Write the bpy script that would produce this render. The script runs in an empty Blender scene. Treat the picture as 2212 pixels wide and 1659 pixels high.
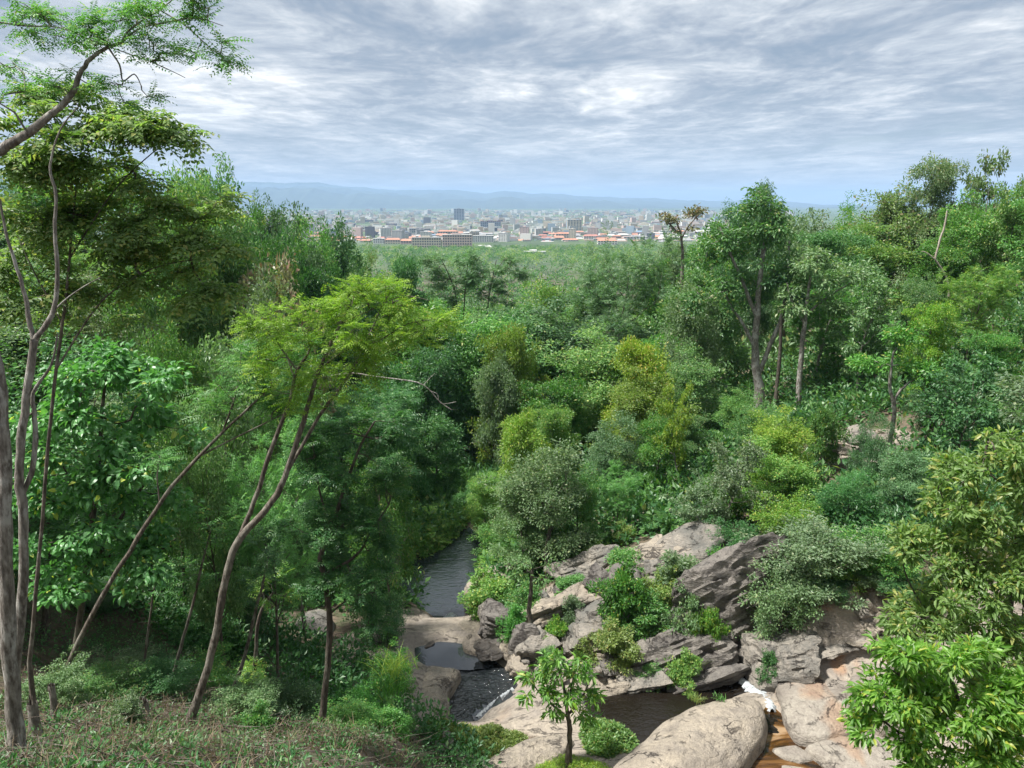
import bpy, bmesh, math, random
import numpy as np
from mathutils import Vector, noise

SC = bpy.context.scene
COL = SC.collection
R = math.radians

# ------------------------------------------------------------------ camera
CAM_Z = 30.0
PITCH = R(13.3)
FV = 1661.6                      # focal length in units of the 2212 px wide view used for measuring
cam_d = bpy.data.cameras.new('camera')
cam = bpy.data.objects.new('camera', cam_d)
COL.objects.link(cam)
cam.location = (0, 0, CAM_Z)
cam.rotation_euler = (math.pi / 2 - PITCH, 0, 0)
cam_d.sensor_width = 36
cam_d.lens = 36 * FV / 2212
cam_d.clip_start = 0.1
cam_d.clip_end = 90000
SC.camera = cam

# ------------------------------------------------------------------ light
SUN_EL, SUN_AZ = R(62), R(-100)   # azimuth from +Y, clockwise seen from above; negative is towards -X
sun_vec = Vector((math.sin(SUN_AZ) * math.cos(SUN_EL), math.cos(SUN_AZ) * math.cos(SUN_EL), math.sin(SUN_EL)))
sun_d = bpy.data.lights.new('sun', 'SUN')
sun = bpy.data.objects.new('sun', sun_d)
COL.objects.link(sun)
sun.rotation_euler = sun_vec.to_track_quat('Z', 'Y').to_euler()
sun_d.energy = 5.0
sun_d.angle = R(4.0)
sun_d.color = (1.0, 0.965, 0.91)

SC.view_settings.view_transform = 'Standard'
SC.view_settings.look = 'None'
SC.view_settings.exposure = 1.0
SC.view_settings.gamma = 1.0
SC.view_settings.use_curve_mapping = False
SC.cycles.use_denoising = True
SC.cycles.max_bounces = 8
SC.cycles.diffuse_bounces = 5
SC.cycles.glossy_bounces = 2
SC.cycles.transmission_bounces = 3
SC.cycles.transparent_max_bounces = 8
SC.cycles.volume_bounces = 0

# ------------------------------------------------------------------ node helpers
class NT:
    def __init__(self, tree):
        self.t = tree
    def n(self, typ, **kw):
        nd = self.t.nodes.new(typ)
        for k, v in kw.items():
            if k == 'ins':
                for kk, vv in v.items():
                    self.set(nd, kk, vv)
            else:
                setattr(nd, k, v)
        return nd
    def set(self, nd, k, v):
        s = nd.inputs[k]
        if isinstance(v, bpy.types.NodeSocket):
            self.t.links.new(v, s)
        else:
            s.default_value = v
    def math(self, op, a, b=None, c=None, clamp=False):
        nd = self.n('ShaderNodeMath', operation=op, use_clamp=clamp)
        for i, v in enumerate((a, b, c)):
            if v is not None:
                self.set(nd, i, v)
        return nd.outputs[0]
    def noise(self, vec, scale, detail=4, rough=0.55, dist=0.0, lac=2.0):
        nd = self.n('ShaderNodeTexNoise', ins={'Scale': scale, 'Detail': detail, 'Roughness': rough, 'Distortion': dist, 'Lacunarity': lac})
        if vec is not None:
            self.set(nd, 'Vector', vec)
        return nd.outputs['Fac']
    def mix(self, f, a, b, blend='MIX'):
        nd = self.n('ShaderNodeMix', data_type='RGBA', blend_type=blend)
        self.set(nd, 0, f)
        self.set(nd, 6, a)
        self.set(nd, 7, b)
        return nd.outputs[2]
    def ramp(self, f, pts):
        nd = self.n('ShaderNodeValToRGB')
        self.set(nd, 0, f)
        e = nd.color_ramp.elements
        while len(e) < len(pts):
            e.new(0.5)
        for el, (p, c) in zip(e, pts):
            el.position = p
            el.color = c if len(c) == 4 else (*c, 1)
        return nd.outputs[0]
    def rng(self, v, a, b, c=0.0, d=1.0, smooth=False):
        nd = self.n('ShaderNodeMapRange')
        nd.interpolation_type = 'SMOOTHSTEP' if smooth else 'LINEAR'
        for i, x in enumerate((v, a, b, c, d)):
            self.set(nd, i, x)
        return nd.outputs[0]
    def mapping(self, vec, scale=(1, 1, 1), rot=(0, 0, 0), loc=(0, 0, 0)):
        nd = self.n('ShaderNodeMapping')
        self.set(nd, 'Vector', vec)
        nd.inputs['Scale'].default_value = scale
        nd.inputs['Rotation'].default_value = rot
        nd.inputs['Location'].default_value = loc
        return nd.outputs[0]

def c4(c):
    return (c[0], c[1], c[2], 1.0)

# ------------------------------------------------------------------ world: daylight sky behind a broken cloud layer
world = bpy.data.worlds.new('World')
SC.world = world
world.use_nodes = True
wt = NT(world.node_tree)
world.node_tree.nodes.clear()
sky = wt.n('ShaderNodeTexSky', sky_type='NISHITA', sun_disc=False, sun_elevation=SUN_EL, sun_rotation=SUN_AZ)
sky.air_density = 1.0
sky.dust_density = 1.0
tc = wt.n('ShaderNodeTexCoord').outputs['Generated']
sep = wt.n('ShaderNodeSeparateXYZ', ins={0: tc})
zz = wt.math('ADD', wt.math('MAXIMUM', sep.outputs[2], 0.0), 0.045)
comb = wt.n('ShaderNodeCombineXYZ', ins={0: wt.math('DIVIDE', sep.outputs[0], zz), 1: wt.math('DIVIDE', sep.outputs[1], zz), 2: 0.37})
P = comb.outputs[0]
warp = wt.n('ShaderNodeTexNoise', ins={'Scale': 0.55, 'Detail': 3, 'Vector': P})
Pw = wt.n('ShaderNodeVectorMath', operation='MULTIPLY_ADD', ins={0: warp.outputs['Color'], 1: (0.9, 0.9, 0), 2: P}).outputs[0]
big = wt.noise(wt.mapping(Pw, (0.62, 0.42, 1), (0, 0, R(8)), (3.1, 0.6, 0)), 1.0, 5, 0.55)
mid = wt.noise(wt.mapping(Pw, (1.6, 0.95, 1), (0, 0, R(-7)), (1.7, 2.2, 0)), 1.35, 8, 0.60, 0.3)
fin = wt.noise(wt.mapping(Pw, (1.3, 1.0, 1), (0, 0, R(6)), (7, 1.2, 0)), 5.2, 8, 0.66)
v = wt.math('ADD', wt.math('MULTIPLY', big, 0.72), wt.math('ADD', wt.math('MULTIPLY', mid, 0.72), wt.math('MULTIPLY', fin, 0.36)))
v = wt.rng(wt.math('ADD', v, wt.rng(sep.outputs[2], 0.12, 0.30, 0.0, 0.05)), 0.70, 1.10)
cl = wt.ramp(v, [(0.0, (0.275, 0.33, 0.405)), (0.30, (0.37, 0.42, 0.49)), (0.55, (0.51, 0.555, 0.61)), (0.80, (0.72, 0.745, 0.77)), (1.0, (0.97, 0.975, 0.98))])
# far clouds merge in a pale blue-grey band above the horizon
hz = wt.rng(sep.outputs[2], 0.0, 0.15, 1.0, 0.0, True)
cl = wt.mix(wt.math('MULTIPLY', hz, 0.70), cl, (0.44, 0.51, 0.58, 1))
# small cumulus heads low over the horizon
pol = wt.n('ShaderNodeCombineXYZ', ins={0: wt.math('ARCTAN2', sep.outputs[0], sep.outputs[1]), 1: wt.math('MULTIPLY', sep.outputs[2], 2.6), 2: 0.0}).outputs[0]
cu = wt.noise(wt.mapping(pol, (7.5, 10, 1), (0, 0, 0), (2.2, 0.35, 0)), 1.6, 6, 0.52)
band = wt.math('MULTIPLY', wt.rng(sep.outputs[2], 0.012, 0.03, 0, 1, True), wt.rng(sep.outputs[2], 0.045, 0.10, 1, 0, True))
cu = wt.math('MULTIPLY', wt.rng(cu, 0.54, 0.66, 0, 1, True), band)
cl = wt.mix(wt.math('MULTIPLY', cu, 0.6), cl, (0.62, 0.68, 0.73, 1))
skyc = wt.mix(1.0, sky.outputs[0], (0.085, 0.085, 0.085, 1), 'MULTIPLY')
cover = wt.rng(v, -0.25, 0.35, 0.55, 1.0)
final = wt.mix(cover, skyc, cl)
SKY_K = 0.62
bg = wt.n('ShaderNodeBackground', ins={'Color': final, 'Strength': SKY_K})
wo = wt.n('ShaderNodeOutputWorld', ins={'Surface': bg.outputs[0]})
world.cycles.sampling_method = 'MANUAL'
world.cycles.sample_map_resolution = 512

# ------------------------------------------------------------------ rays through the lens, used to place things at real depth
CT, ST = math.cos(PITCH), math.sin(PITCH)
def ray(vx, vy):
    xc = (vx - 1106) / FV
    yc = (829.5 - vy) / FV
    return np.array([xc, CT + yc * ST, -ST + yc * CT])
def at_z(vx, vy, z):
    d = ray(vx, vy)
    k = (z - CAM_Z) / d[2]
    return np.array([d[0] * k, d[1] * k, z])
def at_y(vx, vy, y):
    d = ray(vx, vy)
    k = y / d[1]
    return np.array([d[0] * k, y, CAM_Z + d[2] * k])
def proj(x, y, z):
    dz = z - CAM_Z
    dep = y * CT - dz * ST
    up = y * ST + dz * CT
    return 1106 + x / dep * FV, 829.5 - up / dep * FV
def px_m(vx, vy, y):             # metres per view pixel at depth y
    d = ray(vx, vy)
    return y / d[1] / FV

# ------------------------------------------------------------------ object helpers
def link(ob, parent=None):
    COL.objects.link(ob)
    if parent is not None:
        ob.parent = parent
    return ob
def tag(o, label=None, cat=None, group=None, kind=None):
    if label: o['label'] = label
    if cat: o['category'] = cat
    if group: o['group'] = group
    if kind: o['kind'] = kind
    return o
def empty(name, loc, rz=0.0, scale=(1, 1, 1)):
    e = bpy.data.objects.new(name, None)
    COL.objects.link(e)
    e.location = loc
    e.rotation_euler = (0, 0, rz)
    e.scale = scale
    e.empty_display_size = 0.2
    return e
def np_mesh(name, V, F, mats=(), tint=None, smooth=False, mat_idx=None):
    """V (n,3); F (m,k) array or list of such arrays"""
    Fs = F if isinstance(F, (list, tuple)) else [F]
    Fs = [np.asarray(f, dtype=np.int32) for f in Fs if len(f)]
    V = np.asarray(V, dtype=np.float32)
    me = bpy.data.meshes.new(name)
    me.vertices.add(len(V))
    me.vertices.foreach_set('co', V.ravel())
    tot = np.concatenate([np.full(len(f), f.shape[1], dtype=np.int32) for f in Fs])
    loops = np.concatenate([f.ravel() for f in Fs])
    me.loops.add(len(loops))
    me.loops.foreach_set('vertex_index', loops)
    me.polygons.add(len(tot))
    st = np.zeros(len(tot), dtype=np.int32)
    st[1:] = np.cumsum(tot)[:-1]
    me.polygons.foreach_set('loop_start', st)
    me.polygons.foreach_set('loop_total', tot)
    if mat_idx is not None:
        me.polygons.foreach_set('material_index', np.asarray(mat_idx, dtype=np.int32))
    me.polygons.foreach_set('use_smooth', np.full(len(tot), bool(smooth)))
    if tint is not None:
        a = me.attributes.new('tint', 'FLOAT', 'POINT')
        a.data.foreach_set('value', np.asarray(tint, dtype=np.float32))
    me.update(calc_edges=True)
    for m in mats:
        me.materials.append(m)
    return me
def mob(name, me, parent=None, loc=None):
    o = bpy.data.objects.new(name, me)
    link(o, parent)
    if loc is not None:
        o.location = loc
    return o
def unit(a):
    return a / np.maximum(np.linalg.norm(a, axis=-1, keepdims=True), 1e-9)

# ------------------------------------------------------------------ materials
def new_mat(name):
    m = bpy.data.materials.new(name)
    m.use_nodes = True
    m.node_tree.nodes.clear()
    t = NT(m.node_tree)
    out = t.n('ShaderNodeOutputMaterial')
    return m, t, out

def leaf_mat(name, c1, c2, c3=None, trans=0.40, rough=0.45, f3=0.06, spec=0.5):
    """leaf colours c1..c2 by leaf, a share f3 of leaves in colour c3"""
    m, t, out = new_mat(name)
    a = t.n('ShaderNodeAttribute', attribute_name='tint').outputs['Fac']
    oi = t.n('ShaderNodeObjectInfo').outputs['Random']
    col = t.mix(a, c4(c1), c4(c2))
    if c3:
        k = t.math('GREATER_THAN', t.math('FRACT', t.math('MULTIPLY', a, 37.7)), 1 - f3)
        col = t.mix(k, col, c4(c3))
    hs = t.n('ShaderNodeHueSaturation', ins={'Hue': t.rng(oi, 0, 1, 0.497, 0.514), 'Saturation': t.rng(t.math('FRACT', t.math('MULTIPLY', oi, 7.3)), 0, 1, 0.85, 1.12),
                                              'Value': t.rng(t.math('FRACT', t.math('MULTIPLY', oi, 13.1)), 0, 1, 0.8, 1.22), 'Color': col})
    bs = t.n('ShaderNodeBsdfPrincipled', ins={'Base Color': hs.outputs[0], 'Roughness': rough})
    bs.inputs['Specular IOR Level'].default_value = spec
    tr = t.n('ShaderNodeBsdfTranslucent')
    t.set(tr, 'Color', t.mix(1.0, hs.outputs[0], (1.12, 1.32, 0.55, 1), 'MULTIPLY'))
    mx = t.n('ShaderNodeMixShader', ins={0: trans, 1: bs.outputs[0], 2: tr.outputs[0]})
    t.set(out, 'Surface', mx.outputs[0])
    return m

LEAF = {
    'mid':    leaf_mat('leaf_mid_green', (0.064, 0.164, 0.046), (0.154, 0.312, 0.074), (0.321, 0.360, 0.102)),
    'deep':   leaf_mat('leaf_deep_green', (0.042, 0.124, 0.046), (0.109, 0.230, 0.078), (0.208, 0.316, 0.139)),
    'bright': leaf_mat('leaf_bright_green', (0.086, 0.209, 0.038), (0.217, 0.371, 0.070), (0.389, 0.416, 0.096), trans=0.42, f3=.1),
    'lime': leaf_mat('leaf_yellow_green', (0.136, 0.234, 0.039), (0.281, 0.381, 0.073), (0.417, 0.381, 0.087), trans=0.42),
    'gold': leaf_mat('leaf_golden_green', (0.161, 0.248, 0.042), (0.297, 0.368, 0.073), (0.389, 0.305, 0.095), f3=0.12, trans=0.4),
    'grey':   leaf_mat('leaf_grey_green', (0.096, 0.178, 0.078), (0.210, 0.310, 0.144), (0.318, 0.371, 0.194), rough=0.45),
    'olive': leaf_mat('leaf_olive', (0.095, 0.165, 0.057), (0.195, 0.272, 0.105), (0.238, 0.203, 0.111), f3=0.10),
    'brown':  leaf_mat('leaf_brownish', (0.159, 0.162, 0.087), (0.275, 0.270, 0.156), (0.246, 0.155, 0.107), f3=0.2, trans=0.3),
    'glossy': leaf_mat('leaf_glossy_green', (0.052, 0.175, 0.054), (0.138, 0.329, 0.096), (0.409, 0.474, 0.092), rough=0.42, f3=0.03, spec=0.6),
    'fern':   leaf_mat('leaf_feathery_green', (0.080, 0.222, 0.061), (0.176, 0.370, 0.102), (0.261, 0.393, 0.123), trans=0.45),
    'blue':   leaf_mat('leaf_blue_green', (0.065, 0.155, 0.064), (0.144, 0.263, 0.106), (0.219, 0.310, 0.129), trans=0.35),
    'pale': leaf_mat('leaf_pale_green', (0.112, 0.222, 0.057), (0.243, 0.381, 0.118), (0.355, 0.406, 0.111), trans=0.4),
    'young':  leaf_mat('leaf_young_green', (0.097, 0.198, 0.044), (0.228, 0.359, 0.091), (0.350, 0.374, 0.091), trans=0.52, f3=0.12),
    'soft':   leaf_mat('leaf_soft_yellow_green', (0.115, 0.215, 0.030), (0.230, 0.350, 0.055), (0.32, 0.36, 0.06), trans=0.5),
    'straw':  leaf_mat('dry_straw', (0.070, 0.050, 0.028), (0.178, 0.130, 0.075), (0.108, 0.060, 0.030), trans=0.2, rough=0.8),
}

def bark_mat(name, ca, cb, lichen=(0.32, 0.31, 0.27), lf=0.5):
    m, t, out = new_mat(name)
    tc = t.n('ShaderNodeTexCoord').outputs['Object']
    n1 = t.noise(t.mapping(tc, (6, 6, 1.6)), 2.0, 8, 0.65)
    n2 = t.noise(tc, 1.3, 5, 0.6)
    col = t.mix(t.rng(n1, 0.38, 0.62), c4(ca), c4(cb))
    col = t.mix(t.math('MULTIPLY', t.rng(t.math('ADD', n2, t.math('MULTIPLY', t.math('SUBTRACT', n1, .5), .5)), 0.50, 0.60, 0, 1), lf), col, c4(lichen))
    bmp = t.n('ShaderNodeBump', ins={'Strength': 1.0, 'Distance': 0.06, 'Height': n1})
    bs = t.n('ShaderNodeBsdfPrincipled', ins={'Base Color': col, 'Roughness': 0.85, 'Normal': bmp.outputs[0]})
    t.set(out, 'Surface', bs.outputs[0])
    return m
BARK = bark_mat('bark_grey_brown', (0.045, 0.035, 0.027), (0.145, 0.118, 0.094), (0.25, 0.24, 0.20))
BARK_PALE = bark_mat('bark_pale', (0.085, 0.070, 0.058), (0.27, 0.245, 0.215), (0.40, 0.39, 0.36), 0.65)
BARK_DARK = bark_mat('bark_dark', (0.035, 0.028, 0.022), (0.10, 0.078, 0.06), (0.16, 0.17, 0.12), 0.4)
BARK_DEAD = bark_mat('bark_bleached', (0.22, 0.18, 0.14), (0.40, 0.35, 0.29), (0.46, 0.43, 0.38), 0.4)

def rock_mat(name, base, alt, dark, stain=None, band_rot=(0, R(24), 0), wet=0.0, bscale=1.0):
    m, t, out = new_mat(name)
    geo = t.n('ShaderNodeNewGeometry')
    p = geo.outputs['Position']
    st = t.mapping(p, (0.9, 0.9, 3.0), band_rot)
    n_big = t.noise(p, 0.35, 4, 0.55)
    n_band = t.noise(st, 1.1, 8, 0.65, 0.4)
    n_fine = t.noise(p, 5.0, 8, 0.7)
    cr = t.noise(t.mapping(p, (0.55, 0.55, 1.5), band_rot), 0.9, 7, 0.62, 0.5)
    crack = t.rng(t.math('ABSOLUTE', t.math('SUBTRACT', cr, 0.5)), 0.0, 0.016, 1, 0)
    crack = t.math('MULTIPLY', crack, t.rng(t.noise(p, 0.7, 3), 0.46, 0.58))
    col = t.mix(t.rng(n_band, 0.36, 0.66), c4(base), c4(alt))
    col = t.mix(t.math('MULTIPLY', t.rng(t.noise(p, 1.1, 9, 0.72), 0.52, 0.70), 0.75), col, c4(dark))
    col = t.mix(t.math('MULTIPLY', t.rng(n_fine, 0.42, 0.72), 0.45), col, c4(dark))
    col = t.mix(t.math('MULTIPLY', t.rng(t.noise(p, 2.3, 6, 0.7), 0.56, 0.70), 0.35), col, c4(tuple(min(1, q * 1.35) for q in base)))
    col = t.mix(t.math('MULTIPLY', t.rng(n_big, 0.50, 0.64), 0.55), col, c4(dark))
    if stain:
        s = t.noise(t.mapping(p, (1, 0.55, 1), (0, 0, R(30))), 0.34, 4, 0.5, 0.8)
        col = t.mix(t.math('MULTIPLY', t.rng(s, 0.58, 0.70, 0, 1, True), 0.55), col, t.mix(t.rng(t.noise(p, 1.4, 5), 0.35, 0.65), c4(stain[0]), c4(stain[1])))
    col = t.mix(t.math('MULTIPLY', crack, 0.6), col, (0.05, 0.03, 0.026, 1))
    h = t.math('ADD', t.math('MULTIPLY', n_band, 0.9), t.math('ADD', t.math('MULTIPLY', n_fine, 0.40), t.math('MULTIPLY', crack, -0.7)))
    h = t.math('ADD', h, t.math('MULTIPLY', t.noise(p, 1.6, 6, 0.65), 0.9))
    col = t.mix(t.math('MULTIPLY', t.rng(t.noise(p, 13, 6, 0.75), 0.50, 0.68), 0.5), col, c4(dark))
    bmp = t.n('ShaderNodeBump', ins={'Strength': 1.0, 'Distance': 0.34 * bscale, 'Height': h})
    bs = t.n('ShaderNodeBsdfPrincipled', ins={'Base Color': col, 'Roughness': 0.8 - 0.5 * wet, 'Normal': bmp.outputs[0]})
    t.set(out, 'Surface', bs.outputs[0])
    return m
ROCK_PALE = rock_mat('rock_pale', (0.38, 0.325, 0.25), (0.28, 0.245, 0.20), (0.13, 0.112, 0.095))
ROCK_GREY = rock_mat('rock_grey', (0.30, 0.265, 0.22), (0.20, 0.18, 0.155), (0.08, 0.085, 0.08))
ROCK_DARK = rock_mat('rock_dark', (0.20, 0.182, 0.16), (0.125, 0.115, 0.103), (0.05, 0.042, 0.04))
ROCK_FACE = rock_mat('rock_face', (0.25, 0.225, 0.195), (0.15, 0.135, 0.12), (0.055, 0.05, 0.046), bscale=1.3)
ROCK_WET = rock_mat('rock_wet', (0.11, 0.095, 0.08), (0.06, 0.055, 0.05), (0.03, 0.027, 0.025), wet=1.0)
ROCK_STAIN = rock_mat('rock_stained', (0.36, 0.325, 0.27), (0.275, 0.245, 0.205), (0.16, 0.135, 0.115), stain=((0.34, 0.205, 0.11), (0.27, 0.14, 0.075)))

def water_mat(name, col, rip, sc, rough=0.06, stretch=(1, 1, 1), rot=0, trans=0.0, ior=1.75):
    m, t, out = new_mat(name)
    p = t.n('ShaderNodeNewGeometry').outputs['Position']
    q = t.mapping(p, stretch, (0, 0, rot))
    h = t.math('ADD', t.noise(q, sc, 3, 0.55, 0.6), t.math('MULTIPLY', t.noise(q, sc * 3.1, 2, 0.5), 0.35))
    bmp = t.n('ShaderNodeBump', ins={'Strength': 1.0, 'Distance': rip, 'Height': h})
    bs = t.n('ShaderNodeBsdfPrincipled', ins={'Base Color': c4(col), 'Roughness': rough, 'IOR': ior, 'Normal': bmp.outputs[0]})
    bs.inputs['Transmission Weight'].default_value = trans
    t.set(out, 'Surface', bs.outputs[0])
    return m
WATER = water_mat('water_rippled', (0.014, 0.018, 0.021), 0.03, 1.0, stretch=(0.8, 1.7, 1), rot=R(-12))
WATER_STILL = water_mat('water_still', (0.030, 0.034, 0.038), 0.012, 1.2)
WATER_ROUGH = water_mat('water_choppy', (0.014, 0.018, 0.020), 0.22, 2.6)
WATER_DARK = water_mat('water_dark', (0.010, 0.008, 0.006), 0.05, 1.7, stretch=(1, 1.8, 1), rot=R(25), ior=1.36)
def amber_mat():
    m, t, out = new_mat('water_amber')
    p = t.n('ShaderNodeNewGeometry').outputs['Position']
    q = t.mapping(p, (0.75, 1.7, 1), (0, 0, R(24)))
    n = t.noise(q, 0.55, 6, 0.58, 1.4)
    col = t.ramp(n, [(0.38, (0.010, 0.006, 0.003)), (0.50, (0.055, 0.024, 0.006)), (0.58, (0.12, 0.060, 0.018)), (0.68, (0.25, 0.17, 0.10))])
    bmp = t.n('ShaderNodeBump', ins={'Strength': 1.0, 'Distance': 0.07, 'Height': n})
    bs = t.n('ShaderNodeBsdfPrincipled', ins={'Base Color': col, 'Roughness': 0.1, 'IOR': 1.5, 'Normal': bmp.outputs[0]})
    t.set(out, 'Surface', bs.outputs[0])
    return m
WATER_AMBER = amber_mat()

def foam_mat():
    m, t, out = new_mat('white_water')
    p = t.n('ShaderNodeNewGeometry').outputs['Position']
    n = t.noise(t.mapping(p, (1, 1, 1)), 6.5, 7, 0.68)
    col = t.mix(t.rng(n, 0.36, 0.62), (0.17, 0.185, 0.19, 1), (0.46, 0.49, 0.505, 1))
    bmp = t.n('ShaderNodeBump', ins={'Strength': 0.8, 'Distance': 0.04, 'Height': n})
    bs = t.n('ShaderNodeBsdfPrincipled', ins={'Base Color': col, 'Roughness': 0.35, 'Normal': bmp.outputs[0]})
    t.set(out, 'Surface', bs.outputs[0])
    return m
FOAM = foam_mat()

def flat_mat(name, col, rough=0.8, var=0.12, sc=0.6):
    m, t, out = new_mat(name)
    p = t.n('ShaderNodeTexCoord').outputs['Object']
    oi = t.n('ShaderNodeObjectInfo').outputs['Random']
    n = t.noise(p, sc, 4)
    hs = t.n('ShaderNodeHueSaturation', ins={'Value': t.math('MULTIPLY', t.rng(n, 0.3, 0.7, 1 - var, 1 + var), t.rng(oi, 0, 1, 0.85, 1.12)), 'Color': c4(col)})
    bs = t.n('ShaderNodeBsdfPrincipled', ins={'Base Color': hs.outputs[0], 'Roughness': rough})
    t.set(out, 'Surface', bs.outputs[0])
    return m
# ------------------------------------------------------------------ the lie of the land
YS = np.array([-400, 0, 20, 31, 38, 45, 55, 67, 84, 120, 200, 400, 700, 1000, 1300, 90000.])
ZS = np.array([8, 6, 5.0, 4.6, 3.9, 2.6, 0.6, -0.2, -2.0, -7, -20, -50, -76, -89, -90, -90.])
YX = np.array([-100, 20, 31, 38, 40, 47, 55, 67, 84, 120, 200, 400, 900, 90000.])
XX = np.array([16, 14, 12.5, 9.0, -1.0, -3.5, -5.3, -4.6, -5.5, -4, 0, 15, 20, 20.])
def smin(a, b, k):
    h = np.clip(0.5 + 0.5 * (b - a) / k, 0, 1)
    return b * (1 - h) + a * h - k * h * (1 - h)
def sstep(a, b, x):
    t = np.clip((x - a) / (b - a), 0, 1)
    return t * t * (3 - 2 * t)
rs = np.random.RandomState(5)
_W = [(rs.uniform(-1, 1, 2) * f, rs.uniform(0, 6.28), amp) for f, amp, n in ((0.035, 1.3, 5), (0.10, 0.5, 6), (0.28, 0.18, 8), (0.8, 0.06, 8)) for _ in range(n)]
def rumple(x, y):
    z = 0
    for k, ph, a in _W:
        z = z + a * np.sin(k[0] * x + k[1] * y + ph)
    return z * 0.6
def polyV(pts, z):
    return np.array([at_z(a, b, z)[:2] for a, b in pts])
POOLS = {
    'far':  (0.0, polyV([(1012, 1142), (1036, 1160), (1034, 1200), (1018, 1250), (1004, 1290), (1020, 1318), (990, 1335), (955, 1338), (925, 1318), (890, 1295), (868, 1262), (866, 1228), (925, 1198), (975, 1165)], 0.0)),
    'step': (2.0, polyV([(903, 1402), (950, 1390), (1005, 1395), (1058, 1428), (1045, 1440), (1005, 1442), (925, 1434), (906, 1422)], 2.0)),
    'mid':  (1.9, polyV([(1006, 1436), (1056, 1426), (1092, 1452), (1110, 1480), (1088, 1500), (1042, 1532), (1026, 1552), (985, 1553), (970, 1522), (970, 1492), (988, 1466)], 1.9)),
    'dark': (3.4, polyV([(1262, 1502), (1330, 1480), (1400, 1470), (1500, 1440), (1560, 1405), (1618, 1412), (1618, 1470), (1655, 1495), (1672, 1525), (1640, 1548), (1480, 1565), (1380, 1625), (1300, 1570)], 3.4)),
    'amber': (4.15, polyV([(1632, 1560), (1668, 1530), (1692, 1552), (1706, 1590), (1762, 1612), (1830, 1655), (1880, 1720), (1600, 1740), (1640, 1625)], 4.15)),
}
def sdist(x, y, poly):
    """signed distance to a polygon, negative inside"""
    x = np.asarray(x, float); y = np.asarray(y, float)
    d = np.full(x.shape, 1e9); ins = np.zeros(x.shape, bool)
    n = len(poly)
    for i in range(n):
        ax, ay = poly[i]; bx, by = poly[(i + 1) % n]
        ex, ey = bx - ax, by - ay
        t = np.clip(((x - ax) * ex + (y - ay) * ey) / (ex * ex + ey * ey + 1e-9), 0, 1)
        d = np.minimum(d, (x - ax - t * ex) ** 2 + (y - ay - t * ey) ** 2)
        c = ((ay > y) != (by > y)) & (x < ex * (y - ay) / (ey + 1e-12) + ax)
        ins ^= c
    d = np.sqrt(d)
    return np.where(ins, -d, d)

def base_T(x, y):
    zs = np.interp(y, YS, ZS)
    xs = np.interp(y, YX, XX)
    d = x - xs
    far = 1 - sstep(260, 750, y)
    left = np.maximum(-d - 13, 0)
    right = np.maximum(d - 4, 0)
    lh = 0.50 * left
    lh = smin(lh, 26 + 0.05 * left, 8)
    rh = 0.33 * right
    rh = smin(rh, 27 + 0.05 * right, 8)
    # the ridge of rock right of the stream
    rid = 3.6 * np.exp(-((x - 8.5) / 7.5) ** 2 - ((y - 49.5) / 6.0) ** 2)
    z = zs + (lh + rh) * far + rid * 0.38
    # the near slope below the lookout
    fgL = np.interp(y, [-60, -6, 0, 5, 11, 17, 22, 26, 30, 36, 42, 60, 90000], [30, 29.5, 28.3, 25, 20.6, 16.7, 14.2, 12.2, 9, 5, -3, -60, -900])
    fgC = np.interp(y, [-60, -6, 0, 5, 11, 16, 20, 22.5, 26, 30, 36, 60, 90000], [30, 29.5, 28.3, 25, 20.6, 17.2, 14.6, 12.4, 8.4, 4, -3, -60, -900])
    fgR = np.interp(y, [-60, -6, 0, 4, 10, 16, 22, 27, 33, 40, 60, 90000], [30, 29.5, 28.2, 24.5, 17.0, 10.0, 6.2, 4.0, 0, -5, -60, -900])
    w1 = sstep(-11, -6, x); w2 = sstep(-3.8, -0.4, x)
    fg = (fgL * (1 - w1) + fgC * w1) * (1 - w2) + fgR * w2
    z = -smin(-z, -fg, 1.6)
    return z
def T(x, y):
    x = np.asarray(x, float); y = np.asarray(y, float)
    z = base_T(x, y)
    xs = np.interp(y, YX, XX)
    amp = np.clip(np.abs(x - xs) / 10, 0.25, 1) * np.clip(np.abs(y) / 20, 0.15, 1) * (1 - sstep(900, 1100, y) * 0.7)
    z = z + rumple(x, y) * amp
    near = (y > 24) & (y < 80) & (np.abs(x) < 40)
    if np.any(near):
        xn, yn = x[near], y[near]
        zn = z[near]
        for lv, poly in POOLS.values():
            s = sdist(xn, yn, poly)
            bank = np.where(s < 0, lv - 0.18 + np.maximum(s * 0.45, -1.0), lv - 0.18 + 0.75 * s - 0.05 * s * s)
            k = 1 - sstep(0.6, 4.5, s)
            zn = np.where(s < 0.4, np.minimum(zn * 0 + bank, bank), zn * (1 - k) + np.minimum(bank, np.maximum(zn, lv + 0.05)) * k)
        z = z.copy()
        z[near] = zn
    return z
def T1(x, y):
    return float(T(np.array([x]), np.array([y]))[0])

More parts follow.
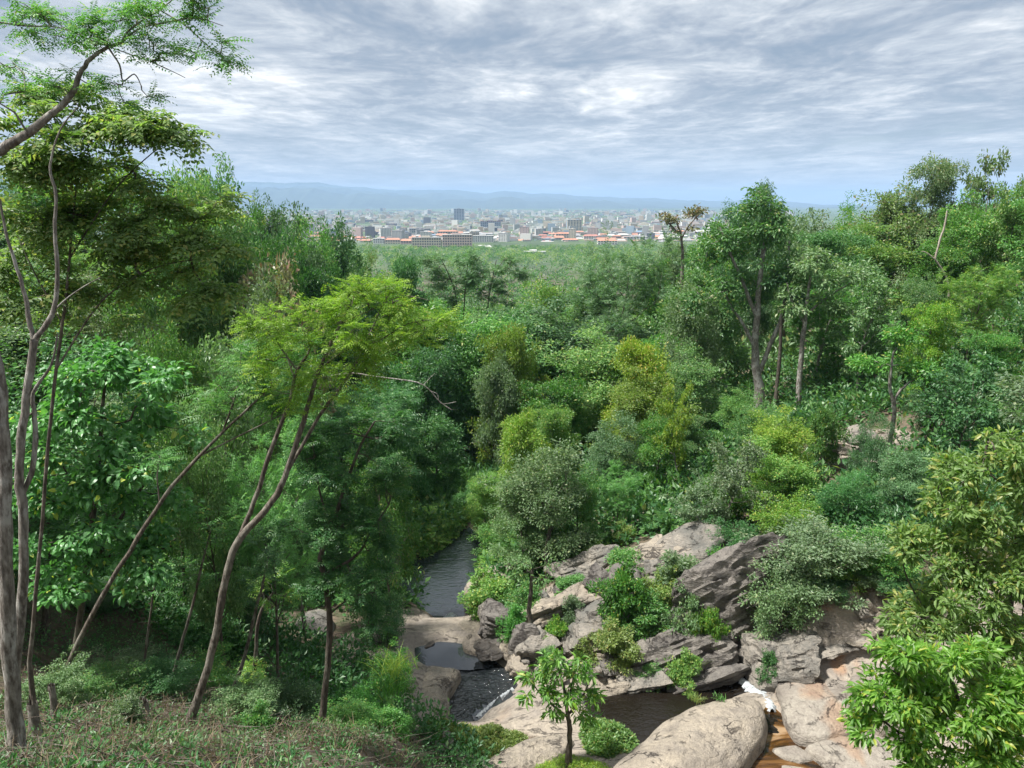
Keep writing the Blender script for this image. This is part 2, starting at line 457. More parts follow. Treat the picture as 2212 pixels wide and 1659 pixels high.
def build_terrain():
    ang = np.radians(np.concatenate([np.arange(-180, -52, 6), np.arange(-52, 52, 0.36), np.arange(52, 180, 6)]))
    rad = [3.0]
    while rad[-1] < 34000:
        r = rad[-1]
        rad.append(r * (1.03 if r < 24 else 1.0075 if r < 75 else 1.03 if r < 400 else 1.09))
    rad = np.array(rad)
    A, Rr = np.meshgrid(ang, rad)
    X = Rr * np.sin(A); Y = Rr * np.cos(A)
    Z = T(X.ravel(), Y.ravel())
    V = np.stack([X.ravel(), Y.ravel(), Z], 1)
    V = np.concatenate([V, [[0, 0, T1(0.0, 0.0)]]])
    na, nr = len(ang), len(rad)
    i = np.arange(nr - 1)[:, None] * na + np.arange(na)[None, :]
    j = np.arange(nr - 1)[:, None] * na + (np.arange(na)[None, :] + 1) % na
    F = np.stack([i, j, j + na, i + na], -1).reshape(-1, 4)[:, ::-1]
    c = len(V) - 1
    k = np.arange(na)
    F2 = np.stack([np.full(na, c), (k + 1) % na, k], 1)
    # rock mask: bare bedrock close to the stream
    x, y = V[:, 0], V[:, 1]
    s = np.full(len(V), 50.0)
    near = (y > 20) & (y < 80) & (np.abs(x) < 45)
    sn = np.full(near.sum(), 50.0)
    for nm, (lv, poly) in POOLS.items():
        if nm != 'far':
            sn = np.minimum(sn, sdist(x[near], y[near], poly))
    s[near] = sn
    m = 1 - sstep(3.5, 7.5, s + 1.2 * np.sin(x * 0.9) + 1.2 * np.sin(y * 0.8 + x * 0.4))
    slab_r = sstep(11, 14, x) * (1 - sstep(38.0, 41, y)) * sstep(25, 27, y) * (1 - sstep(28, 34, x))
    m = np.maximum(m, slab_r)
    trail = np.exp(-((x - 29.5) / 4.5) ** 2 - ((y - 62) / 4.0) ** 2)
    m = np.maximum(m, sstep(0.35, 0.6, trail))
    slope = np.exp(-((x - 12.5) / 6) ** 2 - ((y - 57) / 5.0) ** 2)
    m = np.maximum(m, 0.45 * sstep(0.3, 0.6, slope))
    m = np.maximum(m, sstep(0.22, 0.5, np.exp(-((x - 6.5) / 9.5) ** 2 - ((y - 46) / 5.5) ** 2)))
    m *= (y > 22)
    m2, t, out = new_mat('hill_ground')
    p = t.n('ShaderNodeNewGeometry').outputs['Position']
    mask = t.n('ShaderNodeAttribute', attribute_name='tint').outputs['Fac']
    sepp = t.n('ShaderNodeSeparateXYZ', ins={0: p})
    n1 = t.noise(p, 0.5, 6, 0.6); n2 = t.noise(p, 3.0, 6, 0.7)
    soil = t.mix(t.rng(n2, 0.35, 0.65), (0.055, 0.042, 0.028, 1), (0.15, 0.11, 0.075, 1))
    soil = t.mix(t.math('MULTIPLY', t.rng(n1, 0.45, 0.62), 0.75), soil, (0.040, 0.070, 0.020, 1))
    # fields and copses of the plain
    f1 = t.noise(t.mapping(p, (1, 0.35, 1)), 0.006, 4, 0.6)
    plain = t.mix(t.rng(f1, 0.42, 0.58, 0, 1), (0.030, 0.060, 0.018, 1), (0.07, 0.11, 0.03, 1))
    plain = t.mix(t.math('MULTIPLY', t.rng(t.noise(p, 0.02, 5, 0.7), 0.52, 0.7), 0.3), plain, (0.20, 0.19, 0.16, 1))
    far = t.rng(sepp.outputs[1], 900, 1300)
    soil = t.mix(far, soil, plain)
    st = t.mapping(p, (0.6, 0.6, 3.0), (0, R(20), R(10)))
    nb = t.noise(st, 1.1, 8, 0.65, 0.4)
    rock = t.mix(t.rng(nb, 0.35, 0.66), (0.33, 0.285, 0.225, 1), (0.24, 0.21, 0.18, 1))
    rock = t.mix(t.math('MULTIPLY', t.rng(t.noise(p, 0.9, 9, 0.72), 0.50, 0.70), 0.75), rock, (0.14, 0.12, 0.10, 1))
    sx = t.noise(t.mapping(p, (1, 0.5, 1), (0, 0, R(30))), 0.30, 4, 0.5, 0.9)
    stn = t.math('MULTIPLY', t.rng(sx, 0.56, 0.70, 0, 1, True), t.rng(sepp.outputs[0], 9, 13, 0.1, 0.5))
    rock = t.mix(stn, rock, t.mix(t.rng(t.noise(p, 1.4, 5), 0.35, 0.65), (0.46, 0.22, 0.07, 1), (0.36, 0.13, 0.05, 1)))
    rock = t.mix(t.math('MULTIPLY', t.rng(t.noise(p, 5, 8, 0.7), 0.42, 0.72), 0.5), rock, (0.12, 0.10, 0.085, 1))
    crk = t.rng(t.math('ABSOLUTE', t.math('SUBTRACT', t.noise(t.mapping(p, (0.5, 1.1, 1), (0, 0, R(-25))), 0.8, 7, 0.62, 0.5), 0.5)), 0, 0.014, 1, 0)
    crk = t.math('MULTIPLY', crk, t.rng(t.noise(p, 0.6, 3), 0.44, 0.56))
    rock = t.mix(t.math('MULTIPLY', crk, 0.7), rock, (0.05, 0.042, 0.036, 1))
    mk = t.rng(t.math('ADD', mask, t.math('MULTIPLY', t.math('SUBTRACT', n2, 0.5), 0.8)), 0.38, 0.52)
    col = t.mix(mk, soil, rock)
    h = t.math('ADD', t.math('MULTIPLY', nb, 1.0), t.math('ADD', t.math('MULTIPLY', t.noise(p, 6, 8, 0.7), 0.4), t.math('ADD', t.math('MULTIPLY', t.noise(p, 0.8, 5, 0.6), 1.6), t.math('MULTIPLY', crk, -0.6))))
    bmp = t.n('ShaderNodeBump', ins={'Strength': t.rng(far, 0, 1, 0.8, 0.0), 'Distance': 0.3, 'Height': h})
    bs = t.n('ShaderNodeBsdfPrincipled', ins={'Base Color': col, 'Roughness': 0.85, 'Normal': bmp.outputs[0]})
    t.set(out, 'Surface', bs.outputs[0])
    me = np_mesh('terrain', V, [F, F2], [m2], tint=m, smooth=True)
    tag(mob('terrain', me), kind='structure')
build_terrain()

def build_hills():
    """the blue mountain chain at the far side of the plain, in three ridges"""
    prof = [(-600, 372), (300, 386), (450, 394), (560, 398), (640, 400), (690, 402), (740, 408), (800, 409), (880, 413), (950, 412), (1000, 413), (1050, 417), (1090, 414), (1150, 421), (1200, 423),
            (1300, 427), (1400, 430), (1500, 431), (1600, 432), (1700, 436), (1800, 443), (1900, 447), (2100, 446), (2800, 440)]
    pv = np.array(prof, float)
    m, t, out = new_mat('hill_forest')
    n = t.noise(t.n('ShaderNodeNewGeometry').outputs['Position'], 0.002, 6, 0.65)
    bs = t.n('ShaderNodeBsdfPrincipled', ins={'Base Color': t.mix(t.rng(n, 0.35, 0.65), (0.020, 0.034, 0.022, 1), (0.045, 0.065, 0.038, 1)), 'Roughness': 0.95})
    t.set(out, 'Surface', bs.outputs[0])
    rr = np.random.RandomState(3)
    for q, (dist, drop) in enumerate(((24000, 0.0), (20500, 9.0), (17500, 15.0))):
        vx = np.arange(-600, 2801, 5.0)
        top = 436 - (436 - np.interp(vx, pv[:, 0], pv[:, 1])) * 1.12 + drop
        w = 0
        for f, a in ((0.011, 3.0), (0.027, 2.0), (0.06, 1.2), (0.13, 0.8), (0.31, 0.4)):
            w = w + a * np.sin(vx * f + rr.uniform(0, 6.28)) * (0.6 if q == 0 else 1.3)
        top = top + w
        V = []
        for a, tp in zip(vx, top):
            crest = at_y(a, tp, dist)
            for k, (s, up) in enumerate(((-0.14, 0), (-0.075, 0.42), (-0.03, 0.8), (0, 1), (0.05, 0.75), (0.12, 0))):
                j = 0 if k in (0, 3, 5) else rr.uniform(-0.07, 0.07)
                x = crest[0] * (1 + s * 0.3); y = crest[1] * (1 + s)
                V.append((x, y, -92 + max(crest[2] + 92, 10) * (up + j)))
        n6 = 6
        N = len(vx)
        F = [(i * n6 + k, (i + 1) * n6 + k, (i + 1) * n6 + k + 1, i * n6 + k + 1) for i in range(N - 1) for k in range(n6 - 1)]
        tag(mob('mountain_ridge', np_mesh('mountain_ridge', V, np.array(F), [m], smooth=True)), kind='structure')
build_hills()

# ------------------------------------------------------------------ water
def flat_poly(name, poly, z, mat, bulge=0.35, zfun=None):
    c = poly.mean(0)
    P2 = []
    for i in range(len(poly)):                 # finer outline, nudged under the banks
        a, b = poly[i], poly[(i + 1) % len(poly)]
        for k in range(4):
            q = a + (b - a) * k / 4
            P2.append(q + (q - c) / max(np.linalg.norm(q - c), 1e-6) * bulge)
    V = [(p[0], p[1], z if zfun is None else zfun(p[0], p[1])) for p in P2]
    me = bpy.data.meshes.new(name)
    me.from_pydata(V, [], [list(range(len(V)))])
    bm = bmesh.new(); bm.from_mesh(me)
    bmesh.ops.triangulate(bm, faces=bm.faces[:])
    for f in bm.faces:
        if f.normal.z < 0: f.normal_flip()
    bm.to_mesh(me); bm.free()
    me.materials.append(mat)
    return tag(mob(name, me), kind='structure')
flat_poly('stream_water', POOLS['far'][1], 0.0, WATER)
flat_poly('pool_water', POOLS['step'][1], 2.0, WATER_STILL)
flat_poly('pool_water', POOLS['mid'][1], 1.9, WATER_ROUGH)
flat_poly('pool_water', POOLS['dark'][1], 3.4, WATER_DARK)
flat_poly('channel_water', POOLS['amber'][1], 4.15, WATER_AMBER)

def ribbon(name, pts, widths, mat, seed=0, lift=0.05, n=64, cross=13, rough=0.025, kind='stuff'):
    """water running over rock: a sheet along a path of points (x, y, z)"""
    r = np.random.RandomState(seed)
    pts = np.array(pts, float)
    s = np.linspace(0, 1, len(pts)); t = np.linspace(0, 1, n)
    Pp = np.stack([np.interp(t, s, pts[:, i]) for i in range(3)], 1)
    W = np.interp(t, s, widths)
    d = unit(np.gradient(Pp[:, :2], axis=0))
    nrm = np.stack([-d[:, 1], d[:, 0]], 1)
    V = []
    for i in range(n):
        for j in range(cross):
            u = (j / (cross - 1) - 0.5) * 2
            wob = 1 + 0.25 * math.sin(i * 0.9 + seed) + 0.15 * math.sin(i * 2.1)
            p = Pp[i, :2] + nrm[i] * u * W[i] * 0.5 * wob
            V.append((p[0], p[1], Pp[i, 2] + lift * (1 - u * u) - 0.10 * abs(u) ** 3 + r.uniform(-1, 1) * rough))
    F = [(i * cross + j, i * cross + j + 1, (i + 1) * cross + j + 1, (i + 1) * cross + j) for i in range(n - 1) for j in range(cross - 1)]
    return tag(mob(name, np_mesh(name, V, np.array(F), [mat], smooth=True)), kind=kind)
A = at_z
ribbon('cascade_water', [A(950, 1392, 1.95), A(953, 1383, 1.6), A(948, 1368, 1.0), A(960, 1350, .45), A(968, 1332, .05)], [3.2, 2.4, 2.0, 2.0, 3.2], WATER_ROUGH, 2)
ribbon('white_water', [A(975, 1372, 1.45), A(962, 1362, 1.05), A(958, 1350, .70), A(968, 1338, .35), A(975, 1326, .12)], [0.5, 0.9, 0.8, 0.9, 0.5], FOAM, 3, 0.14)
ribbon('white_water', [A(956, 1348, .55), A(962, 1336, .30), A(984, 1330, .16)], [0.35, 0.6, 0.4], FOAM, 8, 0.12)
ribbon('white_water', [A(1598, 1466, 3.75), A(1622, 1482, 3.8), A(1646, 1500, 3.95), A(1664, 1520, 4.15), A(1668, 1536, 4.25)], [0.3, 0.8, 0.9, 0.7, 0.3], FOAM, 4, 0.13, rough=0.03)
ribbon('cascade_water', [A(1590, 1466, 3.5), A(1620, 1486, 3.6), A(1648, 1508, 3.8), A(1660, 1540, 4.1), A(1650, 1580, 4.2)], [1.2, 2.0, 2.0, 1.6, 1.4], WATER_DARK, 5)
ribbon('water_sheet', [A(1262, 1512, 3.42), A(1190, 1520, 3.2), A(1120, 1515, 2.7), A(1060, 1535, 2.05), A(1020, 1548, 1.92)], [1.6, 2.2, 2.4, 2.0, 1.2], WATER_STILL, 6, 0.03, rough=0.02)
ribbon('white_water', [A(1108, 1488, 2.12), A(1082, 1506, 2.06), A(1052, 1530, 2.02), A(1030, 1550, 1.98)], [0.25, 0.35, 0.35, 0.3], FOAM, 7, 0.07, rough=0.05)

# ------------------------------------------------------------------ plant geometry
def tubes(paths, sides=6):
    """list of (pts (n,3), radii (n,)) -> V, F"""
    VV, FF, o = [], [], 0
    for pts, rad, *s in paths:
        k = s[0] if s else sides
        pts = np.asarray(pts, float); rad = np.asarray(rad, float)
        n = len(pts)
        d = unit(np.gradient(pts, axis=0))
        r0_ = np.array([1., 0, 0]) if abs(d[0, 0]) < 0.8 else np.array([0, 1., 0])
        a = np.empty_like(d); cur = r0_
        for q in range(n):
            cur = cur - d[q] * (cur @ d[q]); cur = cur / max(np.linalg.norm(cur), 1e-9)
            a[q] = cur
        b = np.cross(d, a)
        th = np.linspace(0, 2 * np.pi, k, endpoint=False)
        ring = pts[:, None, :] + rad[:, None, None] * (np.cos(th)[None, :, None] * a[:, None, :] + np.sin(th)[None, :, None] * b[:, None, :])
        VV.append(ring.reshape(-1, 3))
        i = np.arange(n - 1)[:, None] * k + np.arange(k)[None, :] + o
        j = np.arange(n - 1)[:, None] * k + (np.arange(k)[None, :] + 1) % k + o
        FF.append(np.stack([i, j, j + k, i + k], -1).reshape(-1, 4))
        o += n * k
    return np.concatenate(VV), np.concatenate(FF)

def leaves(rng, C, D, N, L, W, tint, fine=False):
    """leaf blades: base C, length direction D, face normal N"""
    D = unit(D)
    S = unit(np.cross(D, N)); N = np.cross(S, D)
    L = np.asarray(L)[:, None]; W = np.asarray(W)[:, None]
    n = len(C)
    if not fine:
        tip = C + D * L - N * L * 0.12
        m = C + D * L * 0.45
        lf = m + S * W * 0.5 + N * W * 0.14
        rt = m - S * W * 0.5 + N * W * 0.14
        V = np.stack([C, lf, tip, rt], 1).reshape(-1, 3)
        b = np.arange(n) * 4
        F = np.concatenate([np.stack([b, b + 2, b + 1], 1), np.stack([b, b + 3, b + 2], 1)])
        return V, F, np.repeat(tint, 4)
    m1 = C + D * L * 0.33 + N * L * 0.02; m2 = C + D * L * 0.68 - N * L * 0.05; tip = C + D * L - N * L * 0.22
    V = np.stack([C, m1, m2, tip, m1 + S * W * .46 + N * W * .16, m1 - S * W * .46 + N * W * .16, m2 + S * W * .38 + N * W * .12, m2 - S * W * .38 + N * W * .12], 1).reshape(-1, 3)
    b = np.arange(n) * 8
    tri = [(0, 1, 4), (0, 5, 1), (1, 2, 6), (1, 6, 4), (1, 5, 7), (1, 7, 2), (2, 3, 6), (2, 7, 3)]
    F = np.concatenate([np.stack([b + i, b + j, b + k], 1) for i, j, k in tri])
    return V, F, np.repeat(tint, 8)

def clump_leaves(rng, C, O, size, n, L, up=0.9, droop=0.2, flat=0.65, asp=0.48, fine=False, rad=0.35, nr=0.55):
    """n leaves round each clump centre C (m,3); O = outward direction of each clump"""
    m = len(C)
    idx = np.repeat(np.arange(m), n)
    g = rng.normal(size=(m * n, 3))
    g = g / np.maximum(np.linalg.norm(g, axis=1, keepdims=True), .3) * (rng.uniform(0.15, 1, (m * n, 1)) ** 0.5)
    g[:, 2] *= flat
    sz = np.asarray(size)[idx][:, None] if np.ndim(size) else size
    pos = C[idx] + g * sz
    D = unit(g * 0.9 + O[idx] * 0.5 + rng.normal(size=g.shape) * 0.45)
    D[:, 2] -= droop
    Nn = rng.normal(size=g.shape) * nr + g * rad
    Nn[:, 2] += up
    Ls = L * rng.uniform(0.65, 1.25, m * n)
    tint = np.clip(rng.uniform(0, 1, m * n) * 0.65 + np.repeat(rng.uniform(0, .35, m), n), 0, 1)
    return leaves(rng, pos, D, Nn, Ls, Ls * asp * rng.uniform(.8, 1.2, m * n), tint, fine)

def frond_leaves(rng, C, O, n, FL, pairs=5, lw=0.20, ll=0.30, droop=0.5, tipl=True, fine=False, spread=1.0):
    """n pinnate fronds springing from each clump centre; FL frond length"""
    m = len(C)
    idx = np.repeat(np.arange(m), n)
    N_ = m * n
    az = rng.uniform(0, 2 * np.pi, N_)
    D0 = np.stack([np.cos(az), np.sin(az), rng.uniform(-0.15, 0.7, N_)], 1) * spread + O[idx] * 0.7
    D0 = unit(D0)
    fl = FL * rng.uniform(0.7, 1.2, N_)
    start = C[idx] + rng.normal(size=(N_, 3)) * FL * 0.12
    k = pairs
    u = (np.arange(k) + 0.6) / k
    U = np.tile(u, N_)[:, None]
    id2 = np.repeat(np.arange(N_), k)
    Dd = D0[id2]
    rach = start[id2] + Dd * fl[id2][:, None] * U
    rach[:, 2] -= droop * fl[id2] * (U[:, 0] ** 2) * 0.6
    tang = Dd.copy(); tang[:, 2] -= droop * 1.2 * U[:, 0]; tang = unit(tang)
    side = unit(np.cross(tang, np.array([[0, 0, 1.]]) + rng.normal(size=(N_, 3))[id2] * 0.25))
    nrm = np.cross(side, tang)
    nrm *= np.sign(nrm[:, 2:3] + 1e-6)
    tf = rng.uniform(0, 1, N_)[id2]
    prof = 1.0 - 0.45 * np.abs(U[:, 0] - 0.45) * 2
    out = []
    for sg in (-1, 1):
        Dl = side * sg * 0.85 + tang * 0.5 + rng.normal(size=side.shape) * 0.12
        Dl[:, 2] -= 0.18
        Ls = ll * fl[id2] * prof
        out.append(leaves(rng, rach, Dl, nrm + rng.normal(size=side.shape) * 0.15, Ls, lw * fl[id2] * prof, np.clip(tf + rng.uniform(-.12, .12, len(tf)), 0, 1), fine))
    o = len(out[0][0])
    return np.concatenate([out[0][0], out[1][0]]), np.concatenate([out[0][1], out[1][1] + o]), np.concatenate([out[0][2], out[1][2]])

def cat_geo(*gs):
    o = 0; V, F, Tn = [], [], []
    for v, f, t in gs:
        V.append(v); F.append(f + o); Tn.append(t); o += len(v)
    return np.concatenate(V), np.concatenate(F), np.concatenate(Tn)

def curve(rng, p, d, length, n=5, up=0.0, wob=0.12):
    pts = [np.array(p, float)]
    d = unit(np.array(d, float))
    st = length / (n - 1)
    for i in range(n - 1):
        d = unit(d + rng.normal(size=3) * wob + np.array([0, 0, up]))
        pts.append(pts[-1] + d * st)
    return np.array(pts)

def skeleton(rng, H, Rc, cb, n1, n2, n3, shape='round', r0=0.2, stems=1, wob=0.08, upb=0.1):
    wood, tips, outs = [], [], []
    def env(u):
        if shape == 'round': return Rc * math.sqrt(max(0.05, 1 - (2 * u - 0.85) ** 2 / 1.35))
        if shape == 'dome': return Rc * math.sqrt(max(0.05, 1 - max(u, 0) ** 2.2)) * (0.8 + 0.2 * math.cos(u * 2))
        if shape == 'flat': return Rc * (0.55 + 0.45 * math.sin(u * math.pi * 0.8))
        if shape == 'column': return Rc * (0.5 + 0.5 * math.sin(math.pi * (u * 0.85 + 0.1)) * (0.75 + 0.25 * math.sin(u * 17)))
        return Rc * (0.6 + 0.4 * math.sin(u * math.pi))
    for s in range(stems):
        a0 = s * 2.4 + rng.uniform(0, 1)
        lean = np.array([math.cos(a0), math.sin(a0), 0]) * (0.0 if stems == 1 else 0.6)
        tp = curve(rng, [0, 0, 0], lean + [0, 0, 1], H * (0.9 if stems == 1 else rng.uniform(.6, .9)), 9, 0.25, wob)
        tr = r0 * (1 - 0.86 * np.linspace(0, 1, 9)) * (1 if stems == 1 else 0.6)
        tr[0] *= 1.25
        wood.append((tp, tr, 7))
        nn = n1 if stems == 1 else max(3, n1 // stems)
        for i in range(nn):
            u = ((i + 0.5) / nn) ** 0.85 + rng.uniform(-.04, .04)
            u = min(max(u, 0.02), 0.97)
            f = cb + (1 - cb) * u
            f2 = f * 0.86
            q = f2 * 8; k = int(min(q, 7)); base = tp[k] * (1 - q + k) + tp[k + 1] * (q - k)
            az = i * 2.39996 + rng.uniform(-.5, .5) + a0
            el = R(8) + R(58) * u ** 1.3 + rng.uniform(-.15, .15)
            if shape == 'flat': el = R(34) + rng.uniform(-.1, .1)
            ln = max(env(u) * rng.uniform(0.72, 1.08), 0.3) / max(math.cos(el), 0.42)
            d = np.array([math.cos(az) * math.cos(el), math.sin(az) * math.cos(el), math.sin(el)])
            lp = curve(rng, base, d, ln, 6, upb * 0.6, 0.16)
            lr0 = max(r0 * 0.5 * (1 - 0.7 * f), 0.03)
            wood.append((lp, lr0 * (1 - 0.8 * np.linspace(0, 1, 6)), 5))
            tips.append(lp[-1]); outs.append(d)
            for j in range(n2):
                t = 0.3 + 0.68 * (j + rng.uniform(.1, .9)) / n2
                q = t * 5; k = int(min(q, 4)); b2 = lp[k] * (1 - q + k) + lp[k + 1] * (q - k)
                d2 = unit(unit(lp[k + 1] - lp[k]) * 0.55 + rng.normal(size=3) * np.array([.7, .7, .5]) + [0, 0, 0.12])
                l2 = ln * rng.uniform(0.26, 0.5)
                sp = curve(rng, b2, d2, l2, 4, upb * 0.5, 0.2)
                wood.append((sp, lr0 * 0.4 * (1 - 0.75 * np.linspace(0, 1, 4)), 4))
                for k3 in range(n3):
                    t3 = rng.uniform(0.35, 1)
                    q3 = t3 * 3; kk = int(min(q3, 2)); b3 = sp[kk] * (1 - q3 + kk) + sp[kk + 1] * (q3 - kk)
                    d3 = unit(d2 * 0.4 + rng.normal(size=3) * [.8, .8, .5])
                    tips.append(b3 + d3 * l2 * rng.uniform(.1, .45)); outs.append(unit(d3 + d * .5))
    return wood, np.array(tips), np.array(outs)

def proto(name, seed, H, Rc, cb, n1, n2, n3, shape, r0, leaf, nL, size, L, stems=1, wob=0.08, **kw):
    """a tree of one kind: mesh of trunk and boughs, mesh of the crown; H and Rc are measured back from the result"""
    rng = np.random.RandomState(seed)
    wood, tips, outs = skeleton(rng, H, Rc, cb, n1, n2, n3, shape, r0, stems, wob)
    if leaf == 'blade':
        g = clump_leaves(rng, tips, outs, size * rng.uniform(.6, 1.3, len(tips)), nL, L, **kw)
    else:
        g = frond_leaves(rng, tips, outs, nL, L, **kw)
    wv, wf = tubes(wood)
    z = np.percentile(g[0][:, 2], 99.6)
    r = np.percentile(np.hypot(g[0][:, 0], g[0][:, 1]), 96)
    return {'wood': np_mesh(name + '_trunk', wv, wf, [BARK], smooth=True), 'crown': np_mesh(name + '_crown', g[0], g[1], [LEAF['mid']], tint=g[2]), 'H': z, 'R': r}

PROTO = {
    'round': [proto('round', 11 + i, 13, 4.4, .22, 16, 6, 3, 'round', .22, 'blade', 52, 1.0, .35) for i in range(3)],
    'round_fine': [proto('round', 15 + i, 13, 4.4, .20, 16, 6, 3, 'round', .20, 'blade', 78, 1.0, .26) for i in range(2)],
    'column_fine': [proto('column', 45, 16, 4.4, .18, 20, 6, 3, 'column', .24, 'blade', 74, 1.0, .28, droop=.4)],
    'dome': [proto('dome', 31 + i, 10, 4.2, .16, 20, 6, 3, 'dome', .17, 'blade', 48, .80, .28, asp=.42) for i in range(2)],
    'column': [proto('column', 41 + i, 18, 4.4, .20, 22, 6, 3, 'column', .26, 'blade', 62, 1.05, .32, droop=.45) for i in range(3)],
    'feather': [proto('feather', 51 + i, 13, 5.2, .38, 16, 6, 3, 'flat', .20, 'frond', 9, 1.15, 1.1, wob=.14, pairs=6, lw=.10, ll=.28, droop=.35) for i in range(2)],
    'slender': [proto('slender', 61 + i, 22, 3.4, .50, 14, 5, 2, 'open', .24, 'frond', 13, 1.0, 1.25, pairs=6, lw=.085, ll=.28, droop=.5) for i in range(2)],
    'open': [proto('open', 71 + i, 14, 4.8, .38, 12, 5, 3, 'open', .24, 'blade', 26, .75, .46, wob=.15, asp=.58, droop=.3) for i in range(2)],
    'tall': [proto('tall', 81 + i, 19, 5.0, .42, 16, 6, 3, 'round', .27, 'blade', 60, 1.1, .34, droop=.4) for i in range(2)],
    'shrub': [proto('shrub', 91 + i, 4.2, 2.3, .03, 22, 4, 3, 'dome', .08, 'blade', 34, .46, .24, stems=4) for i in range(3)],
    'sprawl': [proto('sprawl', 101 + i, 5.0, 3.6, .05, 30, 5, 3, 'round', .10, 'blade', 34, .55, .22, stems=5, wob=.2, asp=.5) for i in range(2)],
}
_cnt = {}
LAND = []
def plant_tree(name, sp, mat, x, y, top_z=None, height=None, width=None, label=None, cat='tree', group=None, bark=BARK, seed=None, lean=(0, 0), sink=0.25):
    if y < 78: sp = {'round': 'round_fine', 'column': 'column_fine', 'tall': 'column_fine'}.get(sp, sp)
    _cnt[sp] = _cnt.get(sp, 0) + 1
    s = _cnt[sp] if seed is None else seed
    pr = PROTO[sp][s % len(PROTO[sp])]
    z = T1(x, y) - sink
    h = height if height is not None else max(top_z - z, 1.0)
    sz = h / pr['H']
    sx = (width * 0.5 / pr['R']) if width else sz
    sx = min(max(sx, 0.45 * sz), 2.4 * sz)
    e = empty(name, (x, y, z), (s * 2.39996) % 6.283, (sx, sx, sz))
    e.rotation_euler = (lean[0], lean[1], (s * 2.39996) % 6.283)
    w = mob('trunk', pr['wood'], e)
    w.material_slots[0].link = 'OBJECT'; w.material_slots[0].material = bark
    c = mob('crown', pr['crown'], e)
    c.material_slots[0].link = 'OBJECT'; c.material_slots[0].material = LEAF[mat]
    tag(e, label, cat, group)
    return e
def tree_v(name, sp, mat, vx, vtop, y, wv, label, cat='tree', group=None, bark=BARK, seed=None, **kw):
    """tree whose crown centre stands at view column vx and whose top at view row vtop, y metres away"""
    p = at_y(vx, vtop, y)
    m = px_m(vx, vtop, y)
    LAND.append((p[0], y, label, vx))
    return plant_tree(name, sp, mat, p[0], y, p[2], None, wv * m, label, cat, group, bark, seed, **kw)

# ------------------------------------------------------------------ single trees drawn limb by limb
def vpt(p):
    return at_y(p[0], p[1], p[2])
def limb_path(pts, rng, wob=0.012, sub=4):
    """pts: (view col, view row, depth y, width in view px) -> smooth points and radii in metres"""
    P3 = np.array([vpt(p) for p in pts])
    rad = np.array([p[3] * px_m(p[0], p[1], p[2]) * 0.5 for p in pts])
    n = len(pts); t = np.arange(n); tt = np.linspace(0, n - 1, (n - 1) * sub + 1)
    out = np.zeros((len(tt), 3))
    for i, u in enumerate(tt):                         # Catmull-Rom
        k = int(min(u, n - 2)); f = u - k
        p0, p1, p2, p3 = P3[max(k - 1, 0)], P3[k], P3[k + 1], P3[min(k + 2, n - 1)]
        out[i] = 0.5 * (2 * p1 + (p2 - p0) * f + (2 * p0 - 5 * p1 + 4 * p2 - p3) * f * f + (3 * p1 - p0 - 3 * p2 + p3) * f ** 3)
    rr = np.interp(tt, t, rad) * (1 + rng.uniform(-.06, .06, len(tt)))
    out[1:-1] += rng.normal(size=(len(tt) - 2, 3)) * rr[1:-1, None] * 0.12
    return out, rr

